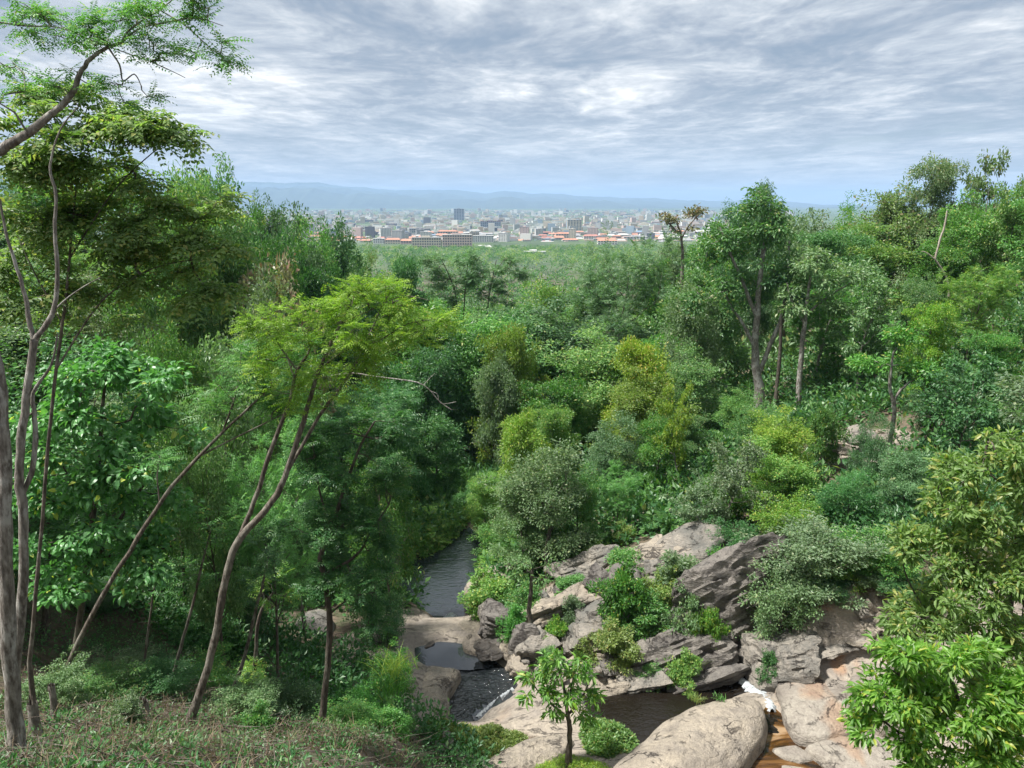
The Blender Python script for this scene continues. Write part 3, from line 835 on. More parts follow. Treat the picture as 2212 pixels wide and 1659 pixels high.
def custom_tree(name, label, limbs, blobs, mat, style, seed=1, bark=BARK, cat='tree', group=None, single_leaves=0, tw=0.006, flare=True, max_twig=3.0, sink=0.4, root=None):
    """limbs[0] is the trunk. blobs: (col, row, y, half width px, half height px, half depth m, clumps)"""
    rng = np.random.RandomState(seed)
    paths = [limb_path(l, rng) for l in limbs]
    b = paths[0][0][0]
    if root is None:
        root = np.array([b[0], b[1], T1(b[0], b[1])])
        if b[2] > root[2] - sink:                      # take the trunk down into the ground
            paths[0][0][0] = [b[0], b[1], root[2] - sink]
    if flare:
        paths[0][1][:2] *= (1.55, 1.15)
    e = empty(name, root)
    tag(e, label, cat, group)
    for i, (p, r) in enumerate(paths):
        v, f = tubes([(p - root, r, 10 if r[0] > .05 else 6)])
        mob('trunk' if i == 0 else 'limb', np_mesh('limb', v, f, [bark], smooth=True), e)
    C = []
    for (cx, cy, y, rx, ry, ryd, n) in blobs:
        c = vpt((cx, cy, y)); m = px_m(cx, cy, y)
        if n > 16:                                     # boughs: clumps gather round a few centres
            nb = max(4, n // 7)
            gb = rng.normal(size=(nb, 3)); gb = unit(gb) * rng.uniform(0.25, 1, (nb, 1)) ** 0.45
            g = gb[rng.randint(nb, size=n)] + rng.normal(size=(n, 3)) * [.17, .17, .12]
        else:
            g = rng.normal(size=(n, 3)); g = unit(g) * rng.uniform(0.1, 1, (n, 1)) ** 0.42
        C.append(c + g * [rx * m, ryd, ry * m])
    C = np.concatenate(C)
    # grow twigs: each clump joins the nearest wood already there
    nodes = np.concatenate([p[len(p) // 4:] for p, r in paths])
    nl = len(nodes)
    d0 = np.min(np.linalg.norm(C[:, None, :] - nodes[None], axis=2), axis=1)
    order = np.argsort(d0)
    C = C[order]
    allp = nodes.copy(); par = []
    for i in range(len(C)):
        d = np.linalg.norm(allp - C[i], axis=1)
        par.append(int(np.argmin(d)))
        allp = np.concatenate([allp, C[i:i + 1]])
    cnt = np.ones(len(C))
    for i in range(len(C) - 1, -1, -1):
        if par[i] >= nl: cnt[par[i] - nl] += cnt[i]
    tw_p, O = [], []
    for i in range(len(C)):
        a = allp[par[i]]; c = C[i]; L = np.linalg.norm(c - a)
        O.append(unit(c - a + [0, 0, 1e-4]))
        mid = (a + c) / 2 + rng.normal(size=3) * L * 0.10 + [0, 0, L * 0.06]
        r = tw * math.sqrt(cnt[i])
        tw_p.append((np.array([a, mid, c]), np.array([r * 1.15, r, r * 0.7]), 4))
    v, f = tubes(tw_p)
    tg = mob('twigs', np_mesh('twigs', v - root, f, [bark], smooth=True), e); tg['kind'] = 'stuff'
    O = np.array(O)
    kind = style[0]; kw = dict(style[1])
    if kind == 'blade':
        g = clump_leaves(rng, C - root, O, **kw)
    else:
        g = frond_leaves(rng, C - root, O, **kw)
    V, F, tn = g
    if single_leaves:
        # the leaves that show largest stand as parts of their own, 8 vertices each
        k = 8; nlv = len(V) // k
        tipv = V.reshape(nlv, k, 3)
        cen = tipv.mean(1) + root
        dep = cen[:, 1] * CT - (cen[:, 2] - CAM_Z) * ST
        vx = 1106 + cen[:, 0] / dep * FV
        vy = 829.5 - (cen[:, 1] * ST + (cen[:, 2] - CAM_Z) * CT) / dep * FV
        nn = np.cross(tipv[:, 4] - tipv[:, 0], tipv[:, 5] - tipv[:, 0])
        fac = np.abs((unit(nn) * unit(cen - [0, 0, CAM_Z])).sum(1))
        size = np.linalg.norm(tipv[:, 3] - tipv[:, 0], axis=1) * (0.3 + fac) / dep
        size[(vx < 0) | (vx > 2205) | (vy < 0) | (vy > 1655)] = 0
        # hidden ones do not count: keep the front one of each small cell
        cell = {}
        for i in np.argsort(dep):
            key = (int(vx[i] // 15), int(vy[i] // 15))
            if size[i] > 0 and key not in cell: cell[key] = i
        pick = sorted(cell.values(), key=lambda i: -size[i])[:single_leaves]
        base = tipv[0]
        # a shared leaf blade in its own frame
        u = np.array([0., 0, 0]); one_v, one_f, _ = leaves(rng, np.zeros((1, 3)), np.array([[0, 1., 0]]), np.array([[0, 0, 1.]]), [1.0], [1.0], np.zeros(1), True)
        meshes = [np_mesh('leaf_blade', one_v, one_f, [LEAF[mat]], tint=np.full(8, q)) for q in (0.1, 0.35, 0.6, 0.85, 0.97)]
        from mathutils import Matrix
        for i in pick:
            q = tipv[i]
            D = q[1] * 0.5 + q[2] * 0.5 - q[0]; D = D / np.linalg.norm(D)
            S = q[4] - q[5]; S = S - D * (S @ D); w = np.linalg.norm(S); S = S / max(w, 1e-6)
            Nn = np.cross(S, D)
            Lq = np.linalg.norm(q[3] - q[0])
            M = np.eye(4); M[:3, 0] = S * w / 0.92; M[:3, 1] = D * Lq; M[:3, 2] = Nn * Lq; M[:3, 3] = q[0]
            # blade geometry: width axis S, length axis D
            o = mob('leaf', meshes[int(rng.randint(5))], e)
            o.matrix_local = Matrix(M.tolist())
        keep = np.ones(nlv, bool); keep[pick] = False
        fk = keep[F[:, 0] // k]
        F = F[fk]
    cr = mob('crown', np_mesh('crown', V, F, [LEAF[mat]], tint=tn), e)
    return e

Y1 = 11.6
def at(y, *pts):
    return [(p[0], p[1], p[2] if len(p) == 4 else y, p[-1]) for p in pts]
custom_tree('tall_tree', 'tall pale barked tree with several stems and an overhanging bough at the left edge',
    [at(11.4, (40, 1655, 35.3), (24, 1480, 29.8), (12, 1210, 29.8), (8, 1000, 27.5), (2, 880, 25.3), (-12, 760, 22.0), (-60, 620, 18.7), (-110, 440, 16.5)),
     at(11.4, (-110, 440, 16.5), (-40, 352, 16.5), (0, 325, 21.5), (60, 287, 18.9), (125, 235, 14.6), (160, 195, 12.1), (172, 160, 10.5), (196, 128, 8.8), (225, 106, 7.7), (262, 92, 6.6)),
     at(11.4, (262, 92, 5.0), (275, 70, 4.4), (305, 45, 3.9), (345, 22, 2.8), (385, -12, 2.2)),
     at(11.4, (262, 92, 4.4), (300, 62, 3.9), (350, 50, 3.3), (405, 40, 2.8), (440, 42, 2.2), (482, 56, 1.4)),
     at(11.4, (235, 104, 4.4), (258, 140, 3.9), (266, 175, 3.3), (290, 160, 2.8), (305, 185, 2.2)),
     at(11.6, (-60, 40, 5.0), (10, 50, 4.4), (60, 56, 3.9), (130, 60, 3.3), (210, 92, 2.8), (330, 135, 2.2), (400, 168, 1.6)),
     at(11.6, (300, -20, 3.3), (330, 12, 2.8), (400, 55, 2.8), (450, 100, 2.2), (503, 142, 1.4)),
     at(11.9, (26, 1500, 18.7), (48, 1300, 19.8), (52, 1130, 18.7), (43, 1050, 18.7), (42, 1000, 17.6), (52, 890, 16.5), (68, 780, 16.0), (73, 735, 14.9)),
     at(12.0, (73, 735, 12.1), (62, 690, 11.0), (55, 640, 9.9), (30, 560, 7.7), (12, 500, 6.6), (0, 430, 5.0)),
     at(12.0, (73, 735, 12.1), (112, 680, 11.0), (125, 600, 9.4), (118, 500, 8.3), (121, 420, 7.1), (108, 360, 5.5), (130, 280, 3.9), (170, 230, 2.8)),
     at(12.0, (40, 1090, 11.0), (72, 1000, 13.2), (75, 900, 11.0), (72, 850, 8.8), (110, 790, 5.5), (125, 720, 3.9)),
     at(12.3, (68, 790, 5.0), (95, 700, 3.9), (150, 640, 2.8), (215, 600, 1.6))],
    [(430, 18, 11.4, 70, 30, .35, 52), (300, 35, 11.4, 70, 38, .35, 50), (150, 62, 11.5, 90, 40, .4, 52), (50, 15, 11.6, 70, 40, .4, 44), (330, 108, 11.4, 90, 30, .35, 42),
     (470, 105, 11.5, 44, 30, .3, 24), (265, 190, 11.4, 60, 32, .3, 30), (215, 70, 11.4, 70, 44, .35, 36), (110, 170, 11.5, 50, 40, .4, 22), (20, 180, 11.5, 34, 66, .4, 26)],
    'mid', ('frond', dict(n=4, FL=0.27, pairs=6, lw=.10, ll=.24, droop=.4)), seed=4, bark=BARK_PALE, tw=0.0032)

custom_tree('leafy_tree', 'bright green tree with drooping compound leaves crowding round the pale stems at the left edge',
    [at(15.5, (60, 1480, 8.4), (85, 1200, 7.8), (110, 900, 7.2), (135, 700, 6.6), (150, 560, 5.4), (160, 450, 4.2), (170, 360, 2.4)),
     at(15.5, (120, 800, 4.8), (220, 650, 3.6), (330, 580, 2.4), (430, 560, 1.8)), at(15.5, (150, 560, 4.2), (240, 420, 3.0), (330, 330, 2.4), (400, 290, 1.8)), at(15.5, (135, 700, 4.2), (60, 560, 3.0), (20, 460, 1.8))],
    [(150, 330, 15, 120, 60, 0.68, 43), (60, 400, 15, 80, 80, 0.68, 40), (330, 285, 15, 105, 34, 0.52, 33), (230, 410, 15.5, 130, 70, 0.68, 50), (330, 500, 15.5, 140, 60, 0.68, 50), (150, 530, 15.5, 130, 70, 0.68, 46),
     (50, 600, 15.5, 70, 80, 0.60, 28), (420, 560, 15.5, 110, 42, 0.60, 28), (440, 640, 15.5, 90, 38, 0.52, 21), (220, 660, 16, 140, 50, 0.60, 31), (110, 230, 15, 80, 60, 0.60, 28), (230, 240, 15, 100, 44, 0.52, 28), (20, 300, 15, 30, 80, 0.60, 17),
     (400, 430, 16, 90, 50, 0.60, 25), (300, 590, 16, 150, 50, 0.60, 28)],
    'young', ('frond', dict(n=7, FL=0.50, pairs=5, lw=.17, ll=.30, droop=.75)), seed=8, tw=0.004)

custom_tree('leaning_tree', 'slender leaning brown pole of a tree crossing in front of the big leaved bushes',
    [at(20, (126, 1555, 11.7), (140, 1460, 11.7), (215, 1300, 10.1), (300, 1160, 9.4), (372, 1050, 8.6), (480, 935, 6.2), (560, 860, 4.7), (630, 790, 3.1)),
     at(20, (345, 1090, 3.9), (340, 1030, 3.1), (345, 985, 2.3)), at(20, (480, 935, 4.7), (510, 850, 3.9), (520, 790, 2.3)), at(20, (430, 985, 4.7), (540, 930, 3.1), (620, 890, 2.3))],
    [(600, 790, 20, 90, 40, .8, 40), (520, 800, 20, 60, 50, .7, 30), (600, 880, 20, 70, 36, .7, 30), (660, 760, 20, 50, 30, .7, 18), (470, 870, 20, 40, 40, .6, 16), (345, 990, 20, 20, 20, .3, 5)],
    'fern', ('frond', dict(n=6, FL=0.62, pairs=9, lw=.06, ll=.22, droop=.35)), seed=12, tw=0.004)

custom_tree('feathery_tree', 'leaning forked tree with a spreading yellow green crown above the dark valley',
    [at(18.3, (405, 1568, 19.0), (450, 1440, 16.8), (472, 1330, 16.8), (492, 1230, 16.2), (520, 1160, 15.7), (588, 1085, 14.0), (622, 1010, 12.3), (655, 910, 10.6), (690, 800, 9.0), (735, 700, 6.7), (760, 650, 4.5)),
     at(18.5, (515, 1170, 11.2), (550, 1080, 10.1), (590, 960, 9.5), (625, 870, 7.8), (642, 800, 6.7), (670, 750, 5.0), (640, 690, 3.4)),
     at(18.9, (615, 1030, 9.0), (690, 900, 7.8), (760, 800, 6.2), (800, 720, 5.0), (825, 660, 3.4), (845, 630, 2.2)),
     at(18.6, (690, 800, 5.0), (740, 760, 4.5), (810, 740, 3.4), (880, 700, 2.2), (940, 690, 1.1)), at(18.6, (735, 700, 4.5), (800, 670, 3.4), (870, 640, 2.2), (930, 650, 1.1)), at(18.2, (642, 800, 4.5), (600, 740, 3.4), (585, 690, 2.2))],
    [(620, 690, 18.4, 70, 54, 1.1, 34), (700, 645, 18.6, 90, 45, 1.1, 40), (790, 632, 18.8, 90, 37, 1.1, 37), (870, 650, 18.8, 80, 43, 1.1, 32), (940, 692, 18.8, 60, 32, 1.1, 21), (640, 755, 18.4, 86, 54, 1.1, 34), (730, 745, 18.6, 100, 54, 1.1, 39),
     (800, 785, 18.8, 50, 35, 1.1, 16), (690, 815, 18.6, 60, 35, 1.1, 16), (610, 830, 18.4, 50, 32, 1.1, 12), (590, 770, 18.3, 40, 40, 1.1, 11), (760, 840, 18.8, 46, 27, 1.1, 8), (850, 720, 18.8, 80, 43, 1.1, 27), (760, 690, 18.6, 110, 54, 1.1, 34), (560, 690, 18.2, 34, 40, .7, 14), (880, 720, 18.8, 60, 30, .8, 16), (660, 860, 18.4, 40, 40, .7, 14), (975, 690, 18.8, 30, 20, .6, 8)],
    'soft', ('frond', dict(n=6, FL=0.42, pairs=7, lw=.085, ll=.26, droop=.3)), seed=16, tw=0.0042, bark=BARK)

custom_tree('dark_tree', 'dark leaved tree with a thin brown trunk beside the shaded rock slab',
    [at(20.3, (694, 1572, 15.0), (705, 1470, 14.1), (712, 1350, 13.2), (701, 1250, 12.3), (692, 1205, 11.4), (718, 1140, 8.8), (745, 1050, 7.0), (780, 960, 5.3), (810, 910, 3.5)),
     at(20.3, (700, 1240, 7.0), (770, 1200, 6.2), (800, 1150, 4.4), (840, 1090, 2.6)), at(20.3, (715, 1145, 6.2), (690, 1060, 4.4), (680, 990, 2.6)), at(20.3, (708, 1330, 4.4), (760, 1290, 3.5), (810, 1280, 2.6))],
    [(720, 930, 20.6, 70, 34, .9, 40), (820, 925, 20.6, 80, 34, .9, 46), (840, 985, 20.6, 40, 50, .8, 30), (690, 1010, 20.4, 70, 60, .9, 50), (780, 1030, 20.6, 90, 60, .9, 56), (740, 1120, 20.4, 90, 60, .9, 56), (805, 1130, 20.4, 52, 70, .9, 42),
     (790, 1240, 20.4, 80, 60, .9, 50), (660, 1130, 20.4, 60, 60, .8, 36), (780, 1330, 20.4, 70, 36, .7, 30), (680, 1230, 20.4, 50, 50, .7, 26), (815, 1200, 20.4, 34, 56, .7, 20)],
    'deep', ('frond', dict(n=7, FL=0.42, pairs=6, lw=.11, ll=.30, droop=.45)), seed=20, tw=0.004, bark=BARK_DARK)

custom_tree('broadleaf_tree', 'glossy big leaved tree behind the leaning pole on the near slope',
    [at(22, (150, 1480, 14), (170, 1350, 13), (190, 1200, 12), (210, 1050, 10), (220, 900, 8), (230, 800, 5)), at(22, (180, 1260, 8), (260, 1120, 7), (330, 1020, 5)), at(22, (200, 1120, 7), (130, 1000, 6), (90, 900, 4)),
     at(22, (190, 1200, 7), (290, 1200, 6), (370, 1180, 4))],
    [(180, 790, 22, 110, 50, 1.0, 40), (300, 800, 22, 90, 50, 1.0, 30), (110, 880, 22, 80, 70, 1.0, 36), (220, 900, 21.5, 120, 70, 1.0, 50), (330, 930, 22, 80, 60, 1.0, 30), (150, 1010, 21.5, 120, 70, 1.0, 50), (290, 1040, 21.5, 110, 70, 1.0, 46),
     (120, 1130, 21.5, 90, 70, 1.0, 40), (250, 1160, 21.5, 110, 60, 1.0, 44), (360, 1130, 22, 50, 70, .9, 24), (180, 1240, 21.5, 120, 50, .9, 36), (330, 1230, 21.5, 60, 50, .8, 20)],
    'glossy', ('blade', dict(size=.42, n=20, L=.24, asp=.55, droop=.35, fine=True, up=.8)), seed=24, tw=0.006, bark=BARK_DARK)

# saplings and thin stems of the near slope
for i, (lab, pts, mat, bl) in enumerate([
    ('thin green barked sapling between the leaning pole and the forked tree', at(23, (365, 1490, 8), (390, 1400, 7), (415, 1310, 6), (436, 1220, 5), (455, 1150, 3)), 'mid', [(455, 1150, 23, 60, 40, .6, 20), (420, 1230, 23, 50, 40, .6, 12)]),
    ('thin brown sapling leaning just behind the forked tree trunk', at(23, (500, 1500, 9), (528, 1420, 8), (552, 1320, 7), (568, 1260, 5), (580, 1200, 3)), 'deep', [(580, 1190, 23, 60, 40, .6, 20), (560, 1260, 23, 40, 40, .6, 10)]),
    ('spindly sapling under the big leaved tree on the near slope', at(24, (305, 1480, 5), (318, 1380, 5), (330, 1290, 4), (340, 1240, 3)), 'fern', [(340, 1240, 24, 50, 36, .6, 14)]),
    ('creeper wrapped sapling beside the dark rock slab', at(24, (545, 1500, 10), (552, 1420, 9), (560, 1330, 7), (590, 1280, 4)), 'bright', [(550, 1440, 24, 14, 60, .25, 20), (590, 1270, 24, 50, 36, .6, 14)]),
    ]):
    custom_tree('sapling', lab, [pts], bl, mat, ('frond', dict(n=5, FL=0.5, pairs=6, lw=.10, ll=.25, droop=.4)), seed=30 + i, cat='sapling', tw=.004, group='saplings on the near slope')

# near right: a pale leaved tree and a bright large leaved one in front of it
custom_tree('pale_leaved_tree', 'pale green tree with leaf rosettes and a dark trunk at the right edge',
    [at(14.5, (2120, 1750, 18.6), (2140, 1560, 16.7), (2160, 1430, 15.5), (2178, 1340, 13.6), (2190, 1250, 10.5), (2195, 1160, 7.4), (2190, 1060, 5.0)),
     at(14.5, (2150, 1480, 7.4), (2090, 1420, 6.8), (2020, 1350, 5.6), (1960, 1250, 3.7), (1950, 1200, 1.9)), at(14.5, (2182, 1310, 7.4), (2110, 1230, 6.2), (2060, 1130, 4.3), (2030, 1060, 2.5)), at(14.5, (2160, 1430, 6.8), (2230, 1360, 5.6), (2290, 1260, 3.7)),
     at(14.5, (2185, 1280, 5.6), (2140, 1180, 4.3), (2110, 1060, 3.1), (2130, 980, 1.9)), at(14.3, (2165, 1410, 5.0), (2200, 1370, 3.7), (2212, 1300, 2.5))],
    [(2160, 1000, 14.5, 90, 60, .7, 81), (2060, 1060, 14.5, 70, 60, .7, 67), (2180, 1110, 14.4, 90, 70, .7, 81), (2010, 1180, 14.5, 70, 70, .7, 75), (2110, 1200, 14.3, 90, 70, .7, 81), (1980, 1300, 14.5, 46, 60, .6, 48), (2060, 1310, 14.4, 80, 60, .7, 67),
     (2180, 1250, 14.6, 70, 60, .7, 48), (2020, 1400, 14.5, 70, 50, .6, 48), (2150, 1370, 15, 80, 50, .6, 40), (2260, 1150, 14.6, 60, 160, .7, 67), (1960, 1190, 14.5, 24, 20, .3, 13), (2090, 1480, 14.0, 90, 60, .6, 60), (2180, 1480, 14.2, 60, 70, .6, 50), (1990, 1480, 13.6, 60, 40, .5, 36), (1940, 1380, 14, 40, 40, .5, 24), (2060, 1260, 13.6, 80, 60, .5, 60), (2160, 1310, 13.6, 70, 80, .5, 66), (2010, 1380, 13.4, 60, 50, .5, 40), (2130, 1420, 13.4, 80, 50, .5, 56), (2200, 1030, 13.8, 40, 70, .5, 40), (2110, 1120, 13.8, 60, 50, .5, 40)],
    'young', ('blade', dict(size=.16, n=16, L=.165, asp=.34, droop=.05, up=.75, flat=.7, fine=True)), seed=40, tw=0.004, bark=BARK_DARK, single_leaves=0)
custom_tree('large_leaved_tree', 'bright green shrubby tree with long pointed leaves in the near right corner',
    [at(11.2, (2160, 1850, 20), (2140, 1700, 17), (2110, 1600, 13), (2080, 1540, 9), (2060, 1480, 6)), at(11.2, (2130, 1660, 10), (2030, 1610, 8), (1940, 1580, 6), (1880, 1530, 4)), at(11.2, (2110, 1600, 9), (2000, 1500, 7), (1930, 1450, 4)),
     at(11.2, (2140, 1700, 10), (2200, 1580, 8), (2230, 1480, 5)), at(11.0, (2140, 1700, 9), (2060, 1650, 7), (1990, 1640, 5))],
    [(1950, 1420, 11.2, 60, 34, .4, 37), (1880, 1490, 11.2, 44, 34, .4, 31), (2040, 1440, 11.2, 70, 40, .5, 55), (2150, 1440, 11.3, 70, 50, .5, 52), (1950, 1500, 11.1, 70, 44, .5, 55), (2060, 1520, 11.0, 90, 50, .5, 68), (2170, 1540, 11.0, 60, 50, .5, 46),
     (1900, 1570, 11.1, 50, 34, .4, 34), (1990, 1580, 11.0, 70, 44, .5, 52), (2100, 1610, 10.8, 80, 50, .5, 62), (2190, 1640, 10.8, 50, 60, .5, 46), (2020, 1650, 10.8, 70, 30, .4, 37), (2230, 1480, 11.2, 50, 90, .5, 40)],
    'young', ('blade', dict(size=.15, n=15, L=.165, asp=.33, droop=.22, up=.8, flat=.7, fine=True)), seed=44, tw=0.0032, bark=BARK_DARK, single_leaves=300)

zs = 5.2
yb = at_z(1228, 1628, 4.9)[1]
custom_tree('small_tree', 'small tree with whorls of drooping leaves standing on the pale rock near the front',
    [at(yb, (1228, 1628, 12), (1231, 1575, 11), (1226, 1545, 9), (1222, 1510, 7), (1215, 1470, 5), (1200, 1430, 3)), at(yb, (1227, 1550, 6), (1190, 1520, 5), (1160, 1490, 3), (1150, 1470, 2)), at(yb, (1226, 1545, 6), (1255, 1510, 5), (1270, 1480, 3)),
     at(yb, (1224, 1530, 4), (1235, 1480, 3), (1240, 1450, 2))],
    [(1198, 1420, yb, 20, 12, .3, 6), (1212, 1452, yb, 40, 14, .5, 9), (1258, 1455, yb, 22, 14, .5, 6), (1140, 1470, yb, 22, 10, .4, 6), (1170, 1490, yb, 34, 14, .5, 8), (1232, 1490, yb, 44, 16, .6, 10), (1275, 1500, yb, 16, 22, .4, 6),
     (1195, 1528, yb, 40, 12, .5, 6), (1262, 1545, yb, 20, 18, .4, 6), (1168, 1452, yb, 16, 10, .3, 3), (1130, 1500, yb, 16, 12, .3, 3), (1250, 1425, yb, 12, 10, .3, 3)],
    'bright', ('blade', dict(size=.26, n=15, L=.40, asp=.30, droop=.45, up=.6, flat=.6, fine=True)), seed=48, tw=0.007, bark=BARK_DARK, single_leaves=120)

# trees whose trunks and boughs show far down the slope
BL = ('blade', dict(size=.95, n=34, L=.42, asp=.46, droop=.35))
def land(vx, y, lab):
    LAND.append((at_y(vx, 600, y)[0], y, lab, vx))
lab = 'big tall tree with a forked grey trunk on the right slope'
custom_tree('tall_tree', lab, [at(80, (1642, 850, 20), (1632, 770, 17), (1634, 700, 15), (1640, 620, 12), (1650, 540, 9), (1664, 450, 5)), at(80, (1640, 805, 11), (1664, 745, 10), (1690, 680, 9), (1700, 600, 6), (1705, 520, 4)),
    at(80, (1634, 760, 9), (1605, 700, 7), (1578, 660, 5), (1560, 610, 3)), at(80, (1636, 690, 9), (1600, 600, 7), (1570, 530, 5), (1555, 490, 3))],
    [(1660, 430, 80, 36, 36, 1.6, 26), (1600, 480, 80, 60, 44, 2.0, 40), (1690, 500, 80, 50, 50, 2.0, 36), (1560, 560, 80, 66, 56, 2.2, 46), (1640, 560, 80, 80, 56, 2.4, 56), (1540, 640, 80, 50, 40, 2.0, 26), (1620, 640, 80, 60, 40, 2.0, 30), (1710, 600, 80, 46, 50, 2.0, 30)],
    'mid', BL, seed=201, tw=.012, bark=BARK_PALE); land(1640, 80, lab)
lab = 'tall tree with a straight pale trunk and a greyish crown'
custom_tree('tall_tree', lab, [at(77, (1722, 890, 12), (1728, 810, 11), (1736, 720, 10), (1742, 660, 8), (1752, 590, 5)), at(77, (1740, 680, 6), (1790, 640, 5), (1840, 610, 3)), at(77, (1738, 700, 5), (1710, 650, 4), (1700, 610, 2))],
    [(1750, 580, 77, 60, 36, 1.8, 36), (1820, 600, 77, 66, 40, 1.8, 36), (1720, 640, 77, 44, 30, 1.6, 20), (1790, 660, 77, 50, 26, 1.6, 18)], 'grey', BL, seed=202, tw=.01, bark=BARK_PALE); land(1740, 77, lab)
lab = 'dark straight trunked tree between the forked grey trunk and the pale trunk'
custom_tree('tall_tree', lab, [at(79, (1674, 870, 8), (1684, 780, 8), (1688, 700, 7), (1700, 620, 4))], [(1700, 620, 79, 40, 40, 1.6, 22)], 'deep', BL, seed=203, tw=.01, bark=BARK_DARK)
lab = 'tree with a thin pale bent trunk standing by the rocky patch'
custom_tree('broadleaf_tree', lab, [at(58, (1914, 1055, 12), (1922, 960, 10), (1932, 890, 9), (1922, 830, 7), (1930, 760, 4)), at(58, (1928, 880, 6), (1940, 850, 6), (1965, 825, 4))],
    [(1930, 760, 58, 70, 44, 1.6, 40), (1880, 800, 58, 50, 40, 1.4, 26), (1985, 800, 58, 50, 40, 1.4, 26)], 'mid', ('blade', dict(size=.7, n=32, L=.32, asp=.46)), seed=204, tw=.009, bark=BARK_PALE); land(1930, 58, lab)
lab = 'sparse brownish flat topped tree standing alone against the city'
custom_tree('sparse_tree', lab, [at(118, (1474, 600, 7), (1474, 540, 6), (1470, 505, 5), (1462, 480, 3)), at(118, (1472, 515, 4), (1490, 485, 3), (1512, 462, 2)), at(118, (1471, 510, 4), (1445, 482, 3), (1432, 470, 2))],
    [(1478, 466, 118, 50, 15, 2.4, 26), (1445, 470, 118, 22, 8, 1.5, 9), (1512, 456, 118, 18, 12, 1.5, 9), (1470, 495, 118, 30, 8, 1.5, 7)], 'brown', ('blade', dict(size=.7, n=15, L=.5, asp=.55)), seed=205, tw=.02, bark=BARK); land(1474, 118, lab)
for k, (lab, pts, br) in enumerate([
    ('slender dark stemmed feathery tree leaning to the left against the wooded plain', ((985, 700, 2.8), (985, 640, 2.8), (968, 590, 2.2), (950, 555, 1.7)), (950, 560)),
    ('straight slender feathery tree in the middle of three against the wooded plain', ((1000, 700, 2.8), (1004, 640, 2.5), (1008, 590, 2.2), (1012, 555, 1.7)), (1012, 555)),
    ('slender feathery tree on the right of three against the wooded plain', ((1050, 715, 3.0), (1055, 650, 2.8), (1064, 600, 2.2), (1072, 562, 1.7)), (1072, 565))]):
    custom_tree('slender_tree', lab, [at(112, *pts), at(112, (pts[1][0], pts[1][1] - 20, 1.8), (pts[1][0] + 18, pts[2][1] - 14, 1.5), (pts[1][0] + 36, pts[3][1] - 4, 1.2))],
        [(br[0], br[1] + 6, 112, 44, 20, 2.6, 30), (br[0] + 22, br[1] + 34, 112, 44, 22, 2.4, 28), (br[0] - 18, br[1] + 50, 112, 34, 20, 2.0, 20), (br[0] + 10, br[1] + 80, 112, 44, 22, 2.0, 18)], 'blue', ('frond', dict(n=9, FL=1.2, pairs=6, lw=.10, ll=.30, droop=.5)), seed=210 + k, tw=.014, bark=BARK_DARK); land(pts[0][0], 112, lab)

